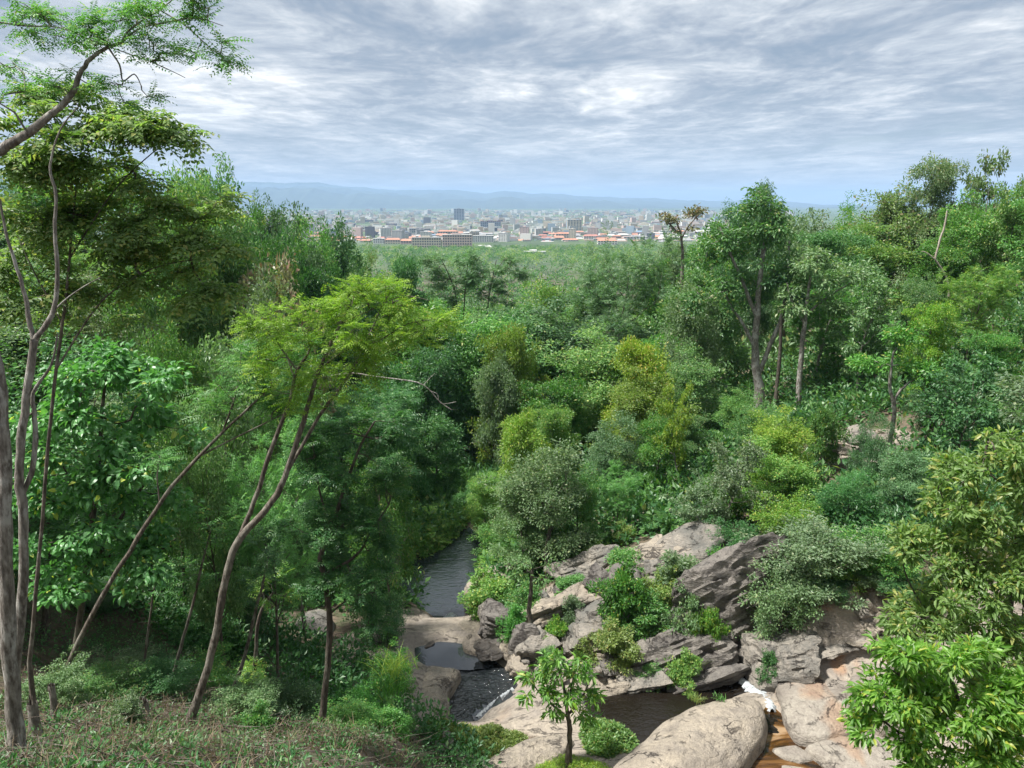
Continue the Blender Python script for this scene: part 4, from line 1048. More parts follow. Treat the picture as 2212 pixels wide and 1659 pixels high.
# ------------------------------------------------------------------ trees that can be told apart in the view, one by one
tree_list = [
 # left hillside
 ('broadleaf_tree', 'column', 'mid', 400, 358, 62, 150, 'mid green rounded tree on the left skyline with its top against the sky'),
 ('broadleaf_tree', 'round', 'mid', 318, 345, 52, 130, 'leafy tree at the left skyline just right of the overhanging bough'),
 ('broadleaf_tree', 'round', 'deep', 512, 402, 78, 150, 'dark dense tree on the left skyline under the end of the mountain chain'),
 ('tall_tree', 'tall', 'deep', 592, 428, 98, 110, 'tall tree with a small topknot against the hazy city on the left slope'),
 ('broadleaf_tree', 'column', 'mid', 640, 470, 104, 110, 'green tree stepping down below the topknot tree on the left slope'),
 ('broadleaf_tree', 'round', 'blue', 735, 478, 118, 120, 'bluish green rounded tree with its top against the city on the left slope'),
 ('broadleaf_tree', 'column', 'olive', 796, 545, 112, 80, 'olive tree below the bluish rounded tree beside the city view'),
 ('broadleaf_tree', 'round', 'blue', 760, 570, 98, 140, 'wide blue green tree above the yellow green feathery crown'),
 ('broadleaf_tree', 'open', 'brown', 602, 560, 62, 110, 'brownish flowering tree on the left slope above the yellow green crown'),
 ('broadleaf_tree', 'column', 'deep', 884, 556, 104, 80, 'compact dark green tree standing alone against the wooded plain'),
 ('broadleaf_tree', 'round', 'mid', 455, 400, 66, 150, 'round leafy tree on the left skyline beside the dark dense one'),
 ('broadleaf_tree', 'round', 'deep', 615, 455, 88, 150, 'dark round tree right below the topknot tree'),
 ('broadleaf_tree', 'round', 'mid', 695, 505, 100, 130, 'mid green round tree between the topknot tree and the bluish one'),
 ('broadleaf_tree', 'round', 'bright', 360, 385, 57, 150, 'fresh green round tree on the left skyline behind the overhanging bough'),
 ('broadleaf_tree', 'round', 'mid', 560, 470, 72, 160, 'broad mid green tree on the left slope below the dark skyline tree'),
 ('broadleaf_tree', 'round', 'deep', 660, 560, 84, 130, 'deep green tree between the brownish tree and the blue green tree'),
 ('broadleaf_tree', 'column', 'mid', 470, 450, 58, 150, 'leafy green tree below the skyline left of the brownish tree'),
 ('broadleaf_tree', 'round', 'grey', 500, 610, 44, 190, 'grey green wide crowned tree to the left of the yellow green crown'),
 ('broadleaf_tree', 'round', 'mid', 330, 640, 34, 220, 'mid green tree behind the crossing leaning pole high on the slope'),
 ('feathery_tree', 'feather', 'fern', 620, 730, 40, 190, 'light green fern leaved tree left of the forked stems'),
 ('broadleaf_tree', 'open', 'grey', 480, 700, 36, 180, 'grey leaved open tree above the crossing pole on the near slope'),
 ('feathery_tree', 'feather', 'fern', 560, 930, 30, 200, 'bright feathery tree low on the near slope behind the forked stems'),
 ('broadleaf_tree', 'round', 'grey', 430, 850, 30, 180, 'grey green tree above the middle of the leaning pole'),
 ('broadleaf_tree', 'round', 'deep', 930, 715, 88, 170, 'dark tree in the shaded left side of the valley behind the yellow green crown'),
 ('broadleaf_tree', 'round', 'deep', 850, 790, 74, 160, 'shaded dark tree draped with creepers on the left valley side'),
 ('broadleaf_tree', 'column', 'deep', 985, 770, 92, 90, 'dark columnar tree with a visible trunk at the head of the valley'),
 ('broadleaf_tree', 'round', 'deep', 940, 900, 78, 140, 'low dark rounded tree above the reeds at the far end of the stream'),
 ('broadleaf_tree', 'round', 'mid', 830, 880, 50, 160, 'mid green tree rising behind the dark leaved tree on the left bank'),
 ('feathery_tree', 'feather', 'deep', 640, 1060, 36, 150, 'dark feathery tree between the forked stems and the dark leaved tree'),
 ('broadleaf_tree', 'round', 'deep', 500, 1100, 33, 170, 'shaded round tree in the hollow behind the leaning pole'),
 ('broadleaf_tree', 'round', 'deep', 400, 1180, 36, 150, 'dark low tree in the hollow at the foot of the near slope'),
 # centre
 ('broadleaf_tree', 'round', 'bright', 1192, 608, 128, 150, 'fresh green rounded tree below the wooded plain right of the slender trees'),
 ('tall_tree', 'feather', 'blue', 1335, 500, 112, 230, 'tall dark feathery tree with its crown reaching up into the city view'),
 ('broadleaf_tree', 'column', 'mid', 1290, 590, 118, 120, 'mid green tree leaning on the tall dark feathery tree'),
 ('broadleaf_tree', 'dome', 'lime', 1100, 708, 86, 150, 'yellow green dome shaped tree in the middle of the valley'),
 ('broadleaf_tree', 'dome', 'grey', 1085, 770, 84, 120, 'pale green leafy tree directly under the yellow green dome'),
 ('broadleaf_tree', 'dome', 'gold', 1362, 735, 76, 170, 'golden green tree with orange tinged shoots in the middle of the valley'),
 ('broadleaf_tree', 'round', 'lime', 1385, 800, 72, 190, 'yellowish tree spreading below the golden green tree'),
 ('broadleaf_tree', 'round', 'mid', 1205, 795, 82, 150, 'mid green layered tree between the yellow green dome and the golden tree'),
 ('broadleaf_tree', 'round', 'blue', 1310, 900, 66, 150, 'blue green tree with large leaves below the golden tree'),
 ('broadleaf_tree', 'round', 'mid', 1420, 880, 64, 130, 'rounded mid green tree to the right of the blue green tree'),
 ('broadleaf_tree', 'open', 'lime', 1482, 830, 62, 90, 'small yellow leaved open tree right of the golden tree'),
 ('broadleaf_tree', 'dome', 'lime', 1112, 892, 68, 150, 'low yellow green tree above the grey green tree by the stream'),
 ('broadleaf_tree', 'round', 'grey', 1178, 945, 54.5, 240, 'large grey green tree over the pale rocks right of the stream'),
 ('broadleaf_tree', 'round', 'mid', 1250, 1000, 55.5, 150, 'mid green rounded tree touching the large grey green one'),
 ('broadleaf_tree', 'round', 'grey', 1140, 1040, 54.0, 150, 'lower grey green tree leaning over the water right of the stream'),
 ('broadleaf_tree', 'column', 'bright', 1050, 1020, 66, 90, 'leafy green tree on the right bank beside the far end of the stream'),
 ('broadleaf_tree', 'feather', 'fern', 1335, 1015, 56, 130, 'light layered tree right of the large grey green tree'),
 ('broadleaf_tree', 'column', 'mid', 1470, 890, 68, 110, 'mid green tree standing behind the sparse twisted tree'),
 # right hillside
 ('broadleaf_tree', 'round', 'mid', 1545, 478, 138, 150, 'green rounded tree to the right of the sparse brownish flat topped one'),
 ('broadleaf_tree', 'column', 'deep', 1600, 440, 132, 90, 'dark upright treetop left of the narrow one above the mountain line'),
 ('broadleaf_tree', 'round', 'mid', 1715, 470, 126, 150, 'green round tree filling the skyline behind the grey flat topped tree'),
 ('broadleaf_tree', 'round', 'olive', 1800, 462, 130, 130, 'olive round tree on the skyline beside the dark pointed tree'),
 ('broadleaf_tree', 'round', 'grey', 1450, 520, 135, 110, 'grey green tree at the right end of the city view'),
 ('broadleaf_tree', 'round', 'mid', 1420, 560, 120, 120, 'mid green tree right of the tall dark feathery tree'),
 ('broadleaf_tree', 'round', 'bright', 1860, 460, 112, 130, 'fresh green tree on the skyline below the broad olive tree'),
 ('tall_tree', 'column', 'deep', 1660, 400, 100, 90, 'narrow dark treetop rising above the mountain line on the right'),
 ('broadleaf_tree', 'round', 'grey', 1500, 620, 84, 150, 'grey leaved rounded tree below the big forked trunk tree'),
 ('broadleaf_tree', 'open', 'grey', 1758, 455, 112, 130, 'grey flat topped tree on the skyline right of the narrow dark treetop'),
 ('broadleaf_tree', 'column', 'mid', 1845, 440, 118, 90, 'dark pointed tree left of the broad olive skyline tree'),
 ('broadleaf_tree', 'round', 'olive', 1920, 402, 108, 190, 'broad olive green tree on the right skyline'),
 ('tall_tree', 'column', 'olive', 2012, 345, 104, 130, 'highest treetop on the right skyline with reddish young leaves'),
 ('sparse_tree', 'open', 'olive', 2165, 330, 100, 95, 'thin sparse treetop against the sky at the right edge'),
 ('broadleaf_tree', 'round', 'mid', 2110, 420, 92, 170, 'mid green tree on the skyline between the highest treetop and the sparse one'),
 ('broadleaf_tree', 'round', 'bright', 2205, 400, 88, 120, 'bright green tree at the right edge below the sparse treetop'),
 ('broadleaf_tree', 'feather', 'bright', 2120, 565, 70, 190, 'large bright green layered tree at the right edge of the forest'),
 ('broadleaf_tree', 'column', 'bright', 2030, 650, 66, 120, 'upright bright green tree in the right part of the forest'),
 ('tall_tree', 'tall', 'mid', 1975, 600, 72, 120, 'mid green long trunked tree beside the upright bright green one'),
 ('broadleaf_tree', 'column', 'mid', 2170, 720, 60, 140, 'mid green upright tree under the large bright layered tree'),
 ('broadleaf_tree', 'open', 'grey', 1880, 590, 74, 170, 'grey brown large leaved tree right of the straight pale trunk'),
 ('broadleaf_tree', 'tall', 'deep', 2060, 800, 58, 170, 'dark leaved tree right of the rocky patch on the slope'),
 ('broadleaf_tree', 'column', 'mid', 2180, 880, 52, 130, 'round green tree above the pale leaved tree at the right edge'),
 ('broadleaf_tree', 'round', 'lime', 1705, 880, 55, 170, 'bright yellow green bushy tree right of the twisted sparse tree'),
 ('broadleaf_tree', 'round', 'bright', 1690, 960, 52, 190, 'fresh green bushy tree directly below the yellow green one'),
 ('twisted_tree', 'open', 'grey', 1560, 955, 50, 190, 'sparse grey green tree with twisted pale boughs above the rock face'),
 ('twisted_tree', 'open', 'grey', 1500, 1040, 49, 130, 'smaller sparse tree rooted on top of the rock outcrop'),
 ('broadleaf_tree', 'round', 'mid', 1605, 845, 72, 130, 'low green tree at the foot of the forked grey trunk'),
 ('broadleaf_tree', 'round', 'deep', 1880, 900, 52, 100, 'small dark tree beside the rocky patch on the slope'),
 ('broadleaf_tree', 'round', 'blue', 1960, 960, 46, 150, 'blue green round tree behind the pale leaved tree on the right'),
 ('broadleaf_tree', 'round', 'deep', 1830, 1010, 47, 130, 'deep green tree above the spreading bush on the right bank'),
]
for i, (nm, sp, mt, vx, vt, y, w, lab) in enumerate(tree_list):
    bk = BARK_PALE if sp in ('tall', 'open') else BARK
    tree_v(nm, sp, mt, vx, vt, y, w, lab, bark=bk)

bush_list = [
 ('spreading_bush', 'sprawl', 'grey', 1775, 1120, 41.5, 280, 'wide spreading grey green bush overhanging the boulders on the right bank'),
 ('bush', 'sprawl', 'bright', 1830, 1190, 41.5, 150, 'bright green bush at the right end of the wide spreading bush'),
 ('bush', 'sprawl', 'deep', 1790, 1260, 40.5, 180, 'dark green bush under the wide spreading bush on the right bank'),
 ('bush', 'shrub', 'mid', 1355, 1225, 42.2, 130, 'upright green bush growing in the middle of the rock outcrop'),
 ('bush', 'shrub', 'mid', 1395, 1290, 41.6, 120, 'green bush just right of the middle of the rock outcrop'),
 ('bush', 'shrub', 'lime', 1335, 1345, 39.6, 125, 'yellow green bush with grassy tips at the front foot of the outcrop'),
 ('bush', 'shrub', 'bright', 1060, 1238, 48.5, 130, 'bushy green shrub on the rock beside the narrow of the stream'),
 ('bush', 'shrub', 'mid', 1135, 1262, 46.5, 100, 'small green shrub beside the thin trunk on the outcrop'),
 ('bush', 'shrub', 'bright', 1208, 1330, 42.6, 70, 'little bright shrub between the angular blocks of the outcrop'),
 ('bush', 'shrub', 'grey', 1470, 1195, 43.5, 130, 'grey green shrub on the upper ledge of the rock face'),
 ('bush', 'shrub', 'grey', 1500, 1270, 41.0, 110, 'sparse shrub hanging on the big leaning rock face'),
 ('bush', 'shrub', 'bright', 1480, 1400, 38.6, 90, 'low bright tuft of bush at the lower lip of the rock face'),
 ('bush', 'shrub', 'mid', 1345, 1185, 47.0, 110, 'leafy green shrub along the top edge of the outcrop'),
 ('bush', 'shrub', 'grey', 1245, 1290, 44.0, 80, 'grey green shrub between the bright ledge and the dark split fin'),
 ('bush', 'shrub', 'fern', 1105, 1305, 44.0, 80, 'feathery shrub on the dark left end of the outcrop'),
 ('bush', 'shrub', 'bright', 1530, 1310, 40.2, 80, 'bright shrub clinging to the middle of the leaning rock face'),
 ('bush', 'shrub', 'mid', 1575, 1180, 44.0, 120, 'leafy shrub on the crest right above the leaning rock face'),
 ('bush', 'shrub', 'lime', 1440, 1225, 43.0, 110, 'yellow green leafy shrub standing before the sunlit crest of the outcrop'),
 ('bush', 'shrub', 'mid', 1550, 1230, 42.0, 110, 'green shrub at the top of the leaning rock face beside the spreading bush'),
 ('bush', 'shrub', 'fern', 1240, 1240, 47.5, 90, 'feathery green shrub on the ledge behind the dark split fin'),
 ('bush', 'shrub', 'mid', 1190, 1400, 40.5, 60, 'small green creeper bush at the foot of the thin trunk'),
 ('bush', 'shrub', 'bright', 1255, 1400, 40.2, 40, 'bright creeper hanging over the square grey block'),
 ('bush', 'shrub', 'mid', 1400, 1430, 39.0, 80, 'green bush on the lower ledge left of the grassy lip'),
 ('bush', 'sprawl', 'grey', 1690, 1190, 41.0, 190, 'grey green bush draping over the right end of the rock face'),
 ('bush', 'sprawl', 'mid', 1900, 1150, 41.0, 180, 'mid green bush in the dip behind the pale leaved tree'),
 ('bush', 'sprawl', 'deep', 1960, 1230, 39.5, 150, 'dark bush in the dip right of the pale pile of stones'),
 ('bush', 'sprawl', 'grey', 110, 1440, 19.0, 150, 'grey green scrub between the pale trunk and the leaning pole'),
 ('bush', 'sprawl', 'mid', 230, 1480, 20.5, 170, 'mid green scrub at the foot of the leaning pole'),
 ('bush', 'sprawl', 'deep', 330, 1440, 21.5, 170, 'dark leafy scrub left of the forked tree trunk on the bank'),
 ('bush', 'sprawl', 'grey', 520, 1480, 20.5, 150, 'grey green scrub just right of the forked tree trunk'),
 ('bush', 'sprawl', 'deep', 620, 1470, 21.5, 150, 'dark scrub in front of the small shaded slab'),
 ('bush', 'sprawl', 'mid', 740, 1540, 20.5, 150, 'bushy weeds right of the foot of the thin dark trunk'),
 ('bush', 'shrub', 'fern', 840, 1560, 21.0, 110, 'light green weeds at the right end of the near bank'),
 ('bush', 'shrub', 'mid', 560, 1555, 18.5, 90, 'leafy weeds on the bank in front of the grey green scrub'),
 ('bush', 'shrub', 'grey', 270, 1560, 17.0, 90, 'pale green weeds on the bank below the leaning pole'),
 ('bush', 'shrub', 'bright', 1300, 1170, 52, 70, 'bright shrub among the trees at the back of the outcrop'),
 ('bush', 'shrub', 'lime', 1350, 1130, 54, 60, 'small yellow green shrub on the brown earth behind the outcrop'),
 ('bush', 'shrub', 'mid', 1430, 1110, 55, 90, 'green shrub on the bare earth slope behind the outcrop'),
 ('bush', 'sprawl', 'bright', 930, 1100, 68, 150, 'bright green creeper covered mound on the left bank of the stream'),
 ('bush', 'sprawl', 'bright', 930, 1150, 64, 120, 'broad leaved green bush dipping to the water on the left bank'),
 ('bush', 'sprawl', 'fern', 1010, 1050, 72, 90, 'light green bush at the far end of the stream'),
 ('bush', 'sprawl', 'mid', 1090, 1130, 61, 130, 'creeper covered green mound on the right bank of the stream'),
 ('bush', 'sprawl', 'bright', 1090, 1190, 58, 110, 'ivy covered bank right of the stream above the pale slab'),
 ('bush', 'sprawl', 'deep', 800, 1180, 52, 100, 'dark overhanging bush on the left bank of the stream'),
 ('bush', 'sprawl', 'deep', 820, 1270, 44, 120, 'dark bush beside the pale slab on the left of the stream'),
 ('bush', 'sprawl', 'mid', 830, 1400, 34, 120, 'grassy green bush below the pale slab on the left'),
 ('bush', 'sprawl', 'fern', 780, 1490, 28, 150, 'feathery low bush on the near slope right of the dark leaved tree'),
 ('bush', 'shrub', 'mid', 850, 1510, 29, 80, 'spindly green bush overlooking the small still puddle'),
 ('bush', 'sprawl', 'grey', 250, 1410, 24, 230, 'wide grey green bush on the near slope behind the cut stump'),
 ('bush', 'sprawl', 'deep', 330, 1490, 24, 170, 'dark leafy bush in the hollow below the wide grey green bush'),
 ('bush', 'sprawl', 'mid', 450, 1420, 26, 170, 'mid green bush in the hollow behind the forked tree trunk'),
 ('bush', 'shrub', 'bright', 545, 1440, 25, 70, 'small bright green bush beside the creeper wrapped sapling'),
 ('bush', 'sprawl', 'mid', 610, 1530, 22, 150, 'green bush between the forked trunk and the thin dark trunk'),
 ('bush', 'sprawl', 'deep', 420, 1330, 31, 190, 'deep shade bush in the hollow under the trees'),
 ('bush', 'sprawl', 'deep', 200, 1330, 30, 190, 'dark bush behind the wide grey green bush in the hollow'),
 ('bush', 'shrub', 'deep', 1670, 1410, 37.5, 60, 'scrubby little bush on the dark ledge above the stained slab'),
 ('bush', 'shrub', 'grey', 1890, 1290, 40, 110, 'grey green shrub by the pile of pale stones on the right'),
 ('bush', 'shrub', 'mid', 1780, 880, 60, 90, 'scrub bush in front of the rocky patch on the slope'),
 ('bush', 'sprawl', 'mid', 1640, 860, 66, 120, 'rounded bush below the forked grey trunk on the right slope'),
 ('bush', 'sprawl', 'mid', 1560, 1020, 54, 110, 'leafy bush behind the twisted sparse tree'),
 ('bush', 'sprawl', 'bright', 1700, 1060, 46, 150, 'bright bush above the wide spreading bush'),
 ('bush', 'sprawl', 'deep', 1600, 1130, 45, 120, 'dark bush at the back of the big leaning rock face'),
]
for nm, sp, mt, vx, vt, y, w, lab in bush_list:
    p = at_y(vx, vt, y); zb = T1(p[0], y)
    h = max(p[2] - zb, 0.9)
    plant_tree(nm, sp, mt, p[0], y, None, h + .25, w * px_m(vx, vt, y), lab, 'bush')
    LAND.append((p[0], y, lab, vx))

# ------------------------------------------------------------------ the rest of the forest on both hillsides
SKYLINE = np.array([(-900, 300), (0, 330), (200, 340), (320, 352), (430, 372), (510, 412), (590, 452), (690, 505), (800, 565), (870, 590), (930, 618), (1000, 640), (1120, 640), (1230, 612), (1300, 580), (1430, 590), (1500, 520), (1600, 470), (1720, 480), (1800, 470), (1850, 445), (1950, 405), (2050, 385), (2212, 380), (3100, 330)], float)
def fill_forest():
    rng = np.random.RandomState(77)
    pts = [(a, b) for a, b, *_ in LAND]
    done = 0
    tries = 0
    rel_words = {}
    while done < 232 and tries < 60000:
        tries += 1
        y = 26 + 190 * rng.uniform() ** 1.35
        vx = rng.uniform(-330, 2540)
        valley = done >= 182
        if valley: y, vx = rng.uniform(94, 235), rng.uniform(850, 1340)
        x = (vx - 1106) / FV * y * 1.02
        xs = np.interp(y, YX, XX)
        if y < 48 and -13 < x - xs < 32: continue
        if not valley and y < 90 and abs(x - xs) < (9 if y > 60 else 15): continue
        if y < 64 and 0 < x - xs < 26: continue
        if 55 < y < 68 and 25 < x < 34: continue
        if y < 36 and x > -12: continue
        sp_ = (3.0 + y * 0.028) * (0.72 if valley else 1.0)
        if any((x - a) ** 2 + (y - b) ** 2 < sp_ ** 2 for a, b in pts): continue
        z = T1(x, y)
        left = x < xs
        vxx, _ = proj(x, y, z)
        sky_row = np.interp(vxx, SKYLINE[:, 0], SKYLINE[:, 1])
        h = rng.uniform(9, 19) if y > 50 else rng.uniform(7, 13)
        if valley: h = min(max(at_y(vxx, rng.uniform(615, 700), y)[2] - z, 9), 27)
        vt = proj(x, y, z + h)[1]
        if vt < sky_row + rng.uniform(4, 30):
            top = at_y(vxx, sky_row + rng.uniform(4, 40), y)[2]
            h = top - z
            if h < 5.5: continue
        vt = proj(x, y, z + h)[1]
        if 1560 < vxx < 1790 and y < 82 and vt < 860: continue
        if 1860 < vxx < 1990 and y < 59 and vt < 1050: continue
        if 930 < vxx < 1100 and 85 < y < 116 and vt < 672: continue
        if 1410 < vxx < 1540 and y > 60 and vt < 560: continue
        sp = rng.choice(['round', 'column', 'dome', 'feather', 'tall', 'open'], p=[.34, .26, .10, .12, .12, .06])
        mt = rng.choice(['mid', 'deep', 'bright', 'grey', 'blue', 'olive', 'fern', 'lime'], p=[.34, .14, .13, .17, .10, .05, .04, .03])
        if y < 70 and left and vxx > 500: mt = rng.choice(['deep', 'mid'], p=[.7, .3])
        look = {'mid': 'mid green', 'deep': 'dark green', 'bright': 'bright green', 'grey': 'grey green', 'blue': 'bluish green', 'olive': 'olive', 'fern': 'fresh green', 'lime': 'yellow green'}[mt]
        form = {'round': 'rounded', 'column': 'upright', 'dome': 'domed', 'feather': 'feathery', 'tall': 'long trunked', 'open': 'thin crowned'}[sp]
        # say where it stands by the nearest tree that is easy to find
        k = min(range(len(LAND)), key=lambda q: (LAND[q][0] - x) ** 2 + (LAND[q][1] - y) ** 2 - (0 if len(LAND[q][2].split()) < 14 else 0))
        lx, ly, ll, lv = LAND[k]
        dx, dy = x - lx, y - ly
        rel = ('uphill behind' if dy > 0 else 'downhill in front of') if abs(dy) > abs(dx) else ('to the right of' if dx > 0 else 'to the left of')
        short = ' '.join(ll.split()[:6])
        for cut in (' with', ' on', ' in', ' at', ' and', ' to', ' under', ' above', ' below', ' standing', ' stepping', ' of', ' a', ' just', ' against', ' between', ' behind', ' the'):
            if short.endswith(cut): short = short[:-len(cut)]
        for cut in (' with', ' on', ' at', ' against', ' stepping', ' in', ' below', ' above', ' to', ' behind', ' between', ' leaning', ' rising', ' draped', ' standing', ' directly', ' under', ' over', ' right', ' left', ' beside'):
            q = short.find(cut + ' ')
            if q > 8: short = short[:q]
        lab = f"{look} {form} tree {rel} the {short}"
        if lab in rel_words:
            size = 'larger' if h > rel_words[lab] else 'smaller'
            lab = f"{size} {look} {form} tree {rel} the {short}"
            if lab in rel_words: continue
        rel_words[lab] = h
        pts.append((x, y))
        w = h * rng.uniform(.72, 1.05) * (0.75 if sp in ('column', 'tall') else 1.0)
        plant_tree({'feather': 'feathery_tree', 'tall': 'tall_tree', 'open': 'sparse_tree'}.get(sp, 'broadleaf_tree'), sp, mt, x, y, None, h, w, lab, 'tree', 'trees of the hillside forest', bark=rng.choice([BARK, BARK_PALE, BARK_DARK]))
        done += 1
    print('forest trees', done, 'tries', tries)
fill_forest()

# ------------------------------------------------------------------ undergrowth: nobody could count it
def undergrowth():
    rng = np.random.RandomState(9)
    n = 60000
    y = 8 + 172 * rng.uniform(size=n) ** 1.25
    vx = rng.uniform(-250, 2460, n)
    x = (vx - 1106) / FV * y * 1.05
    xs = np.interp(y, YX, XX)
    ok = np.ones(n, bool)
    near = y < 80
    d = x - xs
    for nm, (lv, poly) in POOLS.items():
        s = np.full(n, 99.0); s[near] = sdist(x[near], y[near], poly)
        ok &= s > (1.6 if nm == 'far' else 4.5)
    ok &= ~((y > 24) & (y < 53) & (x > 0) & (x < 20) & (x > xs - 6))
    ok &= ~((y > 24) & (y < 40.5) & (x > 12) & (x < 32))
    ok &= ~((y > 24) & (y < 50) & (np.abs(d + 3) < 11))
    ok &= ~((y > 56) & (y < 67) & (x > 24.5) & (x < 35) & (rng.uniform(size=n) < .9))
    ok &= ~((y < 24) & (rng.uniform(size=n) < .80))
    ok &= ~((y > 36) & (y < 52) & (x < -9) & (x > -22) & (rng.uniform(size=n) < .72))
    x, y = x[ok], y[ok]
    z = T(x, y)
    C = np.stack([x, y, z], 1)
    hs = np.where(y < 24, rng.uniform(.15, .4, len(x)), np.where(y < 40, rng.uniform(.4, 1.3, len(x)), rng.uniform(.7, 2.0, len(x)) * (1 + y / 200)))
    C[:, 2] += hs * 0.5
    O = np.tile([[0, 0, 1.0]], (len(C), 1))
    for lo, hi, cap, nl, L, mt in ((0, 30, 1100, 32, .11, 'deep'), (30, 48, 1700, 34, .29, 'deep'), (48, 95, 2300, 28, .58, 'mid'), (48, 95, 4800, 28, .58, 'deep'), (95, 185, 2000, 20, 1.05, 'mid')):
        m = np.where((y >= lo) & (y < hi))[0]
        m = m[:cap] if cap != 4800 else m[2300:cap]
        if len(m) == 0: continue
        g = clump_leaves(rng, C[m], O[m], hs[m] * 0.9, nl, L, flat=.75, droop=.1)
        tag(mob('undergrowth', np_mesh('undergrowth', g[0], g[1], [LEAF[mt]], tint=g[2])), kind='stuff')
undergrowth()

# ------------------------------------------------------------------ rocks
def fbm(p, seed, octs=((0.9, .15), (2.1, .08), (4.7, .05), (10, .028))):
    o = Vector((seed * 7.13, seed * 3.7, seed * 1.9))
    return sum(a * noise.noise(Vector(p) * f + o) for f, a in octs)
_cube_cache = {}
def cube_sphere(n):
    if n in _cube_cache: return _cube_cache[n]
    bm = bmesh.new()
    bmesh.ops.create_cube(bm, size=2)
    bmesh.ops.subdivide_edges(bm, edges=bm.edges[:], cuts=n, use_grid_fill=True)
    bm.verts.ensure_lookup_table()
    V = np.array([v.co[:] for v in bm.verts]); F = np.array([[v.index for v in f.verts] for f in bm.faces])
    bm.free()
    _cube_cache[n] = (V, F)
    return V, F
def rock(name, loc, half, rot=(0, 0, 0), seed=1, mat=None, p=4.0, cuts=10, planes=7, amp=1.0, label=None, group=None, smooth=True, strata=0.0, parent=None):
    """a weathered block: rounded cube, chopped by random planes, roughened"""
    rng = np.random.RandomState(seed)
    V, F = cube_sphere(cuts)
    V = V / (np.abs(V) ** p).sum(1, keepdims=True) ** (1 / p)
    for _ in range(planes + 3):
        n = unit(rng.normal(size=3) * [1, 1, .9]); dd = rng.uniform(.60, .95)
        s = V @ n - dd
        V = V - np.where(s > 0, s, 0)[:, None] * n * 0.92
    half = np.array(half, float)
    V = V * half
    sc = half.mean()
    out = np.empty_like(V)
    for i, q in enumerate(V):
        f = fbm(q / sc, seed) * sc * amp
        if cuts >= 8:                                  # open joints between blocks
            jw = noise.noise(Vector((q[0] * .55 + seed, q[1] * .55, q[2] * 1.1)), noise_basis='VORONOI_F2F1') * 0.5 + 0.5
            f -= 0.16 * max(0.0, 0.14 - jw) / 0.14 * min(sc, 1.6)
        nrm = q / half; nrm = nrm / max(np.linalg.norm(nrm), 1e-6)
        st = 0.0
        if strata:
            st = strata * (0.5 - abs(((q[2] * 2.2 + 0.5 * noise.noise(Vector(q) * 0.7)) % 1.0) - 0.5)) ** 0.5
        out[i] = q + nrm * (f - st)
    me = np_mesh(name, out, F, [mat or ROCK_GREY], smooth=smooth)
    if smooth: me.set_sharp_from_angle(angle=R(34))
    o = mob(name, me, parent)
    o.location = loc
    o.rotation_euler = rot
    tag(o, label, 'rock' if label else None, group)
    return o

def slab(name, outline, ztop, thick, mat, label, seed=1, dome=0.35, edge=0.35, tilt=(0, 0), amp=1.0, na=72, nr=22, cat='rock'):
    """a flat lying rock drawn by its outline in the view at height ztop; centre stands dome higher than the rim"""
    P2 = np.array([at_z(a, b, ztop)[:2] for a, b in outline])
    c = P2.mean(0)
    # radius by angle
    th = np.linspace(0, 2 * np.pi, na, endpoint=False)
    rad = np.zeros(na)
    for i, t in enumerate(th):
        d = np.array([math.cos(t), math.sin(t)]); best = 0.3
        for k in range(len(P2)):
            a, b = P2[k] - c, P2[(k + 1) % len(P2)] - c
            e = b - a
            den = d[0] * e[1] - d[1] * e[0]
            if abs(den) < 1e-9: continue
            tt = (a[0] * e[1] - a[1] * e[0]) / den; uu = (a[0] * d[1] - a[1] * d[0]) / den
            if tt > 0 and -1e-6 <= uu <= 1 + 1e-6: best = max(best, tt)
        rad[i] = best
    rad = rad * 0.6 + np.roll(rad, 1) * 0.2 + np.roll(rad, -1) * 0.2
    V = []
    prof = [(u, 0) for u in np.linspace(0.04, 0.93, nr)] + [(0.985, -0.12), (1.0, -0.35), (0.99, -0.65), (0.95, -1.0)]
    for u, dn in prof:
        for i, t in enumerate(th):
            r = rad[i] * u
            x, y = c[0] + r * math.cos(t), c[1] + r * math.sin(t)
            z = ztop + dome * (1 - u ** 2.2) - edge * max(0, u - 0.8) ** 2 * 12 * 0.5 + dn * thick
            z += tilt[0] * (x - c[0]) + tilt[1] * (y - c[1])
            q = Vector((x, y, z * 1.3))
            f = fbm(q, seed, ((0.22, .5), (0.55, .26), (1.3, .13), (3.1, .05), (7, .02))) * amp
            f += -0.10 * amp * max(0, 0.12 - abs(noise.noise(Vector((x * .5 + seed, y * .8, 3.3))))) / 0.12
            if u < 0.94:
                V.append((x, y, z + f * (0.35 + 0.65 * u)))
            else:
                V.append((x + f * .5 * math.cos(t), y + f * .5 * math.sin(t), z + f * 0.5))
    V.append((c[0], c[1], ztop + dome + fbm(Vector((c[0], c[1], (ztop + dome) * 1.3)), seed, ((0.22, .5),)) * amp * .35))
    m = len(prof)
    F = []
    for k in range(m - 1):
        for i in range(na):
            j = (i + 1) % na
            F.append((k * na + i, (k + 1) * na + i, (k + 1) * na + j, k * na + j))
    F2 = [(len(V) - 1, i, (i + 1) % na) for i in range(na)]
    V = np.array(V); o0 = np.array([c[0], c[1], ztop])
    o = mob(name, np_mesh(name, V - o0, [np.array(F), np.array(F2)], [mat], smooth=True), None, o0)
    return tag(o, label, cat)

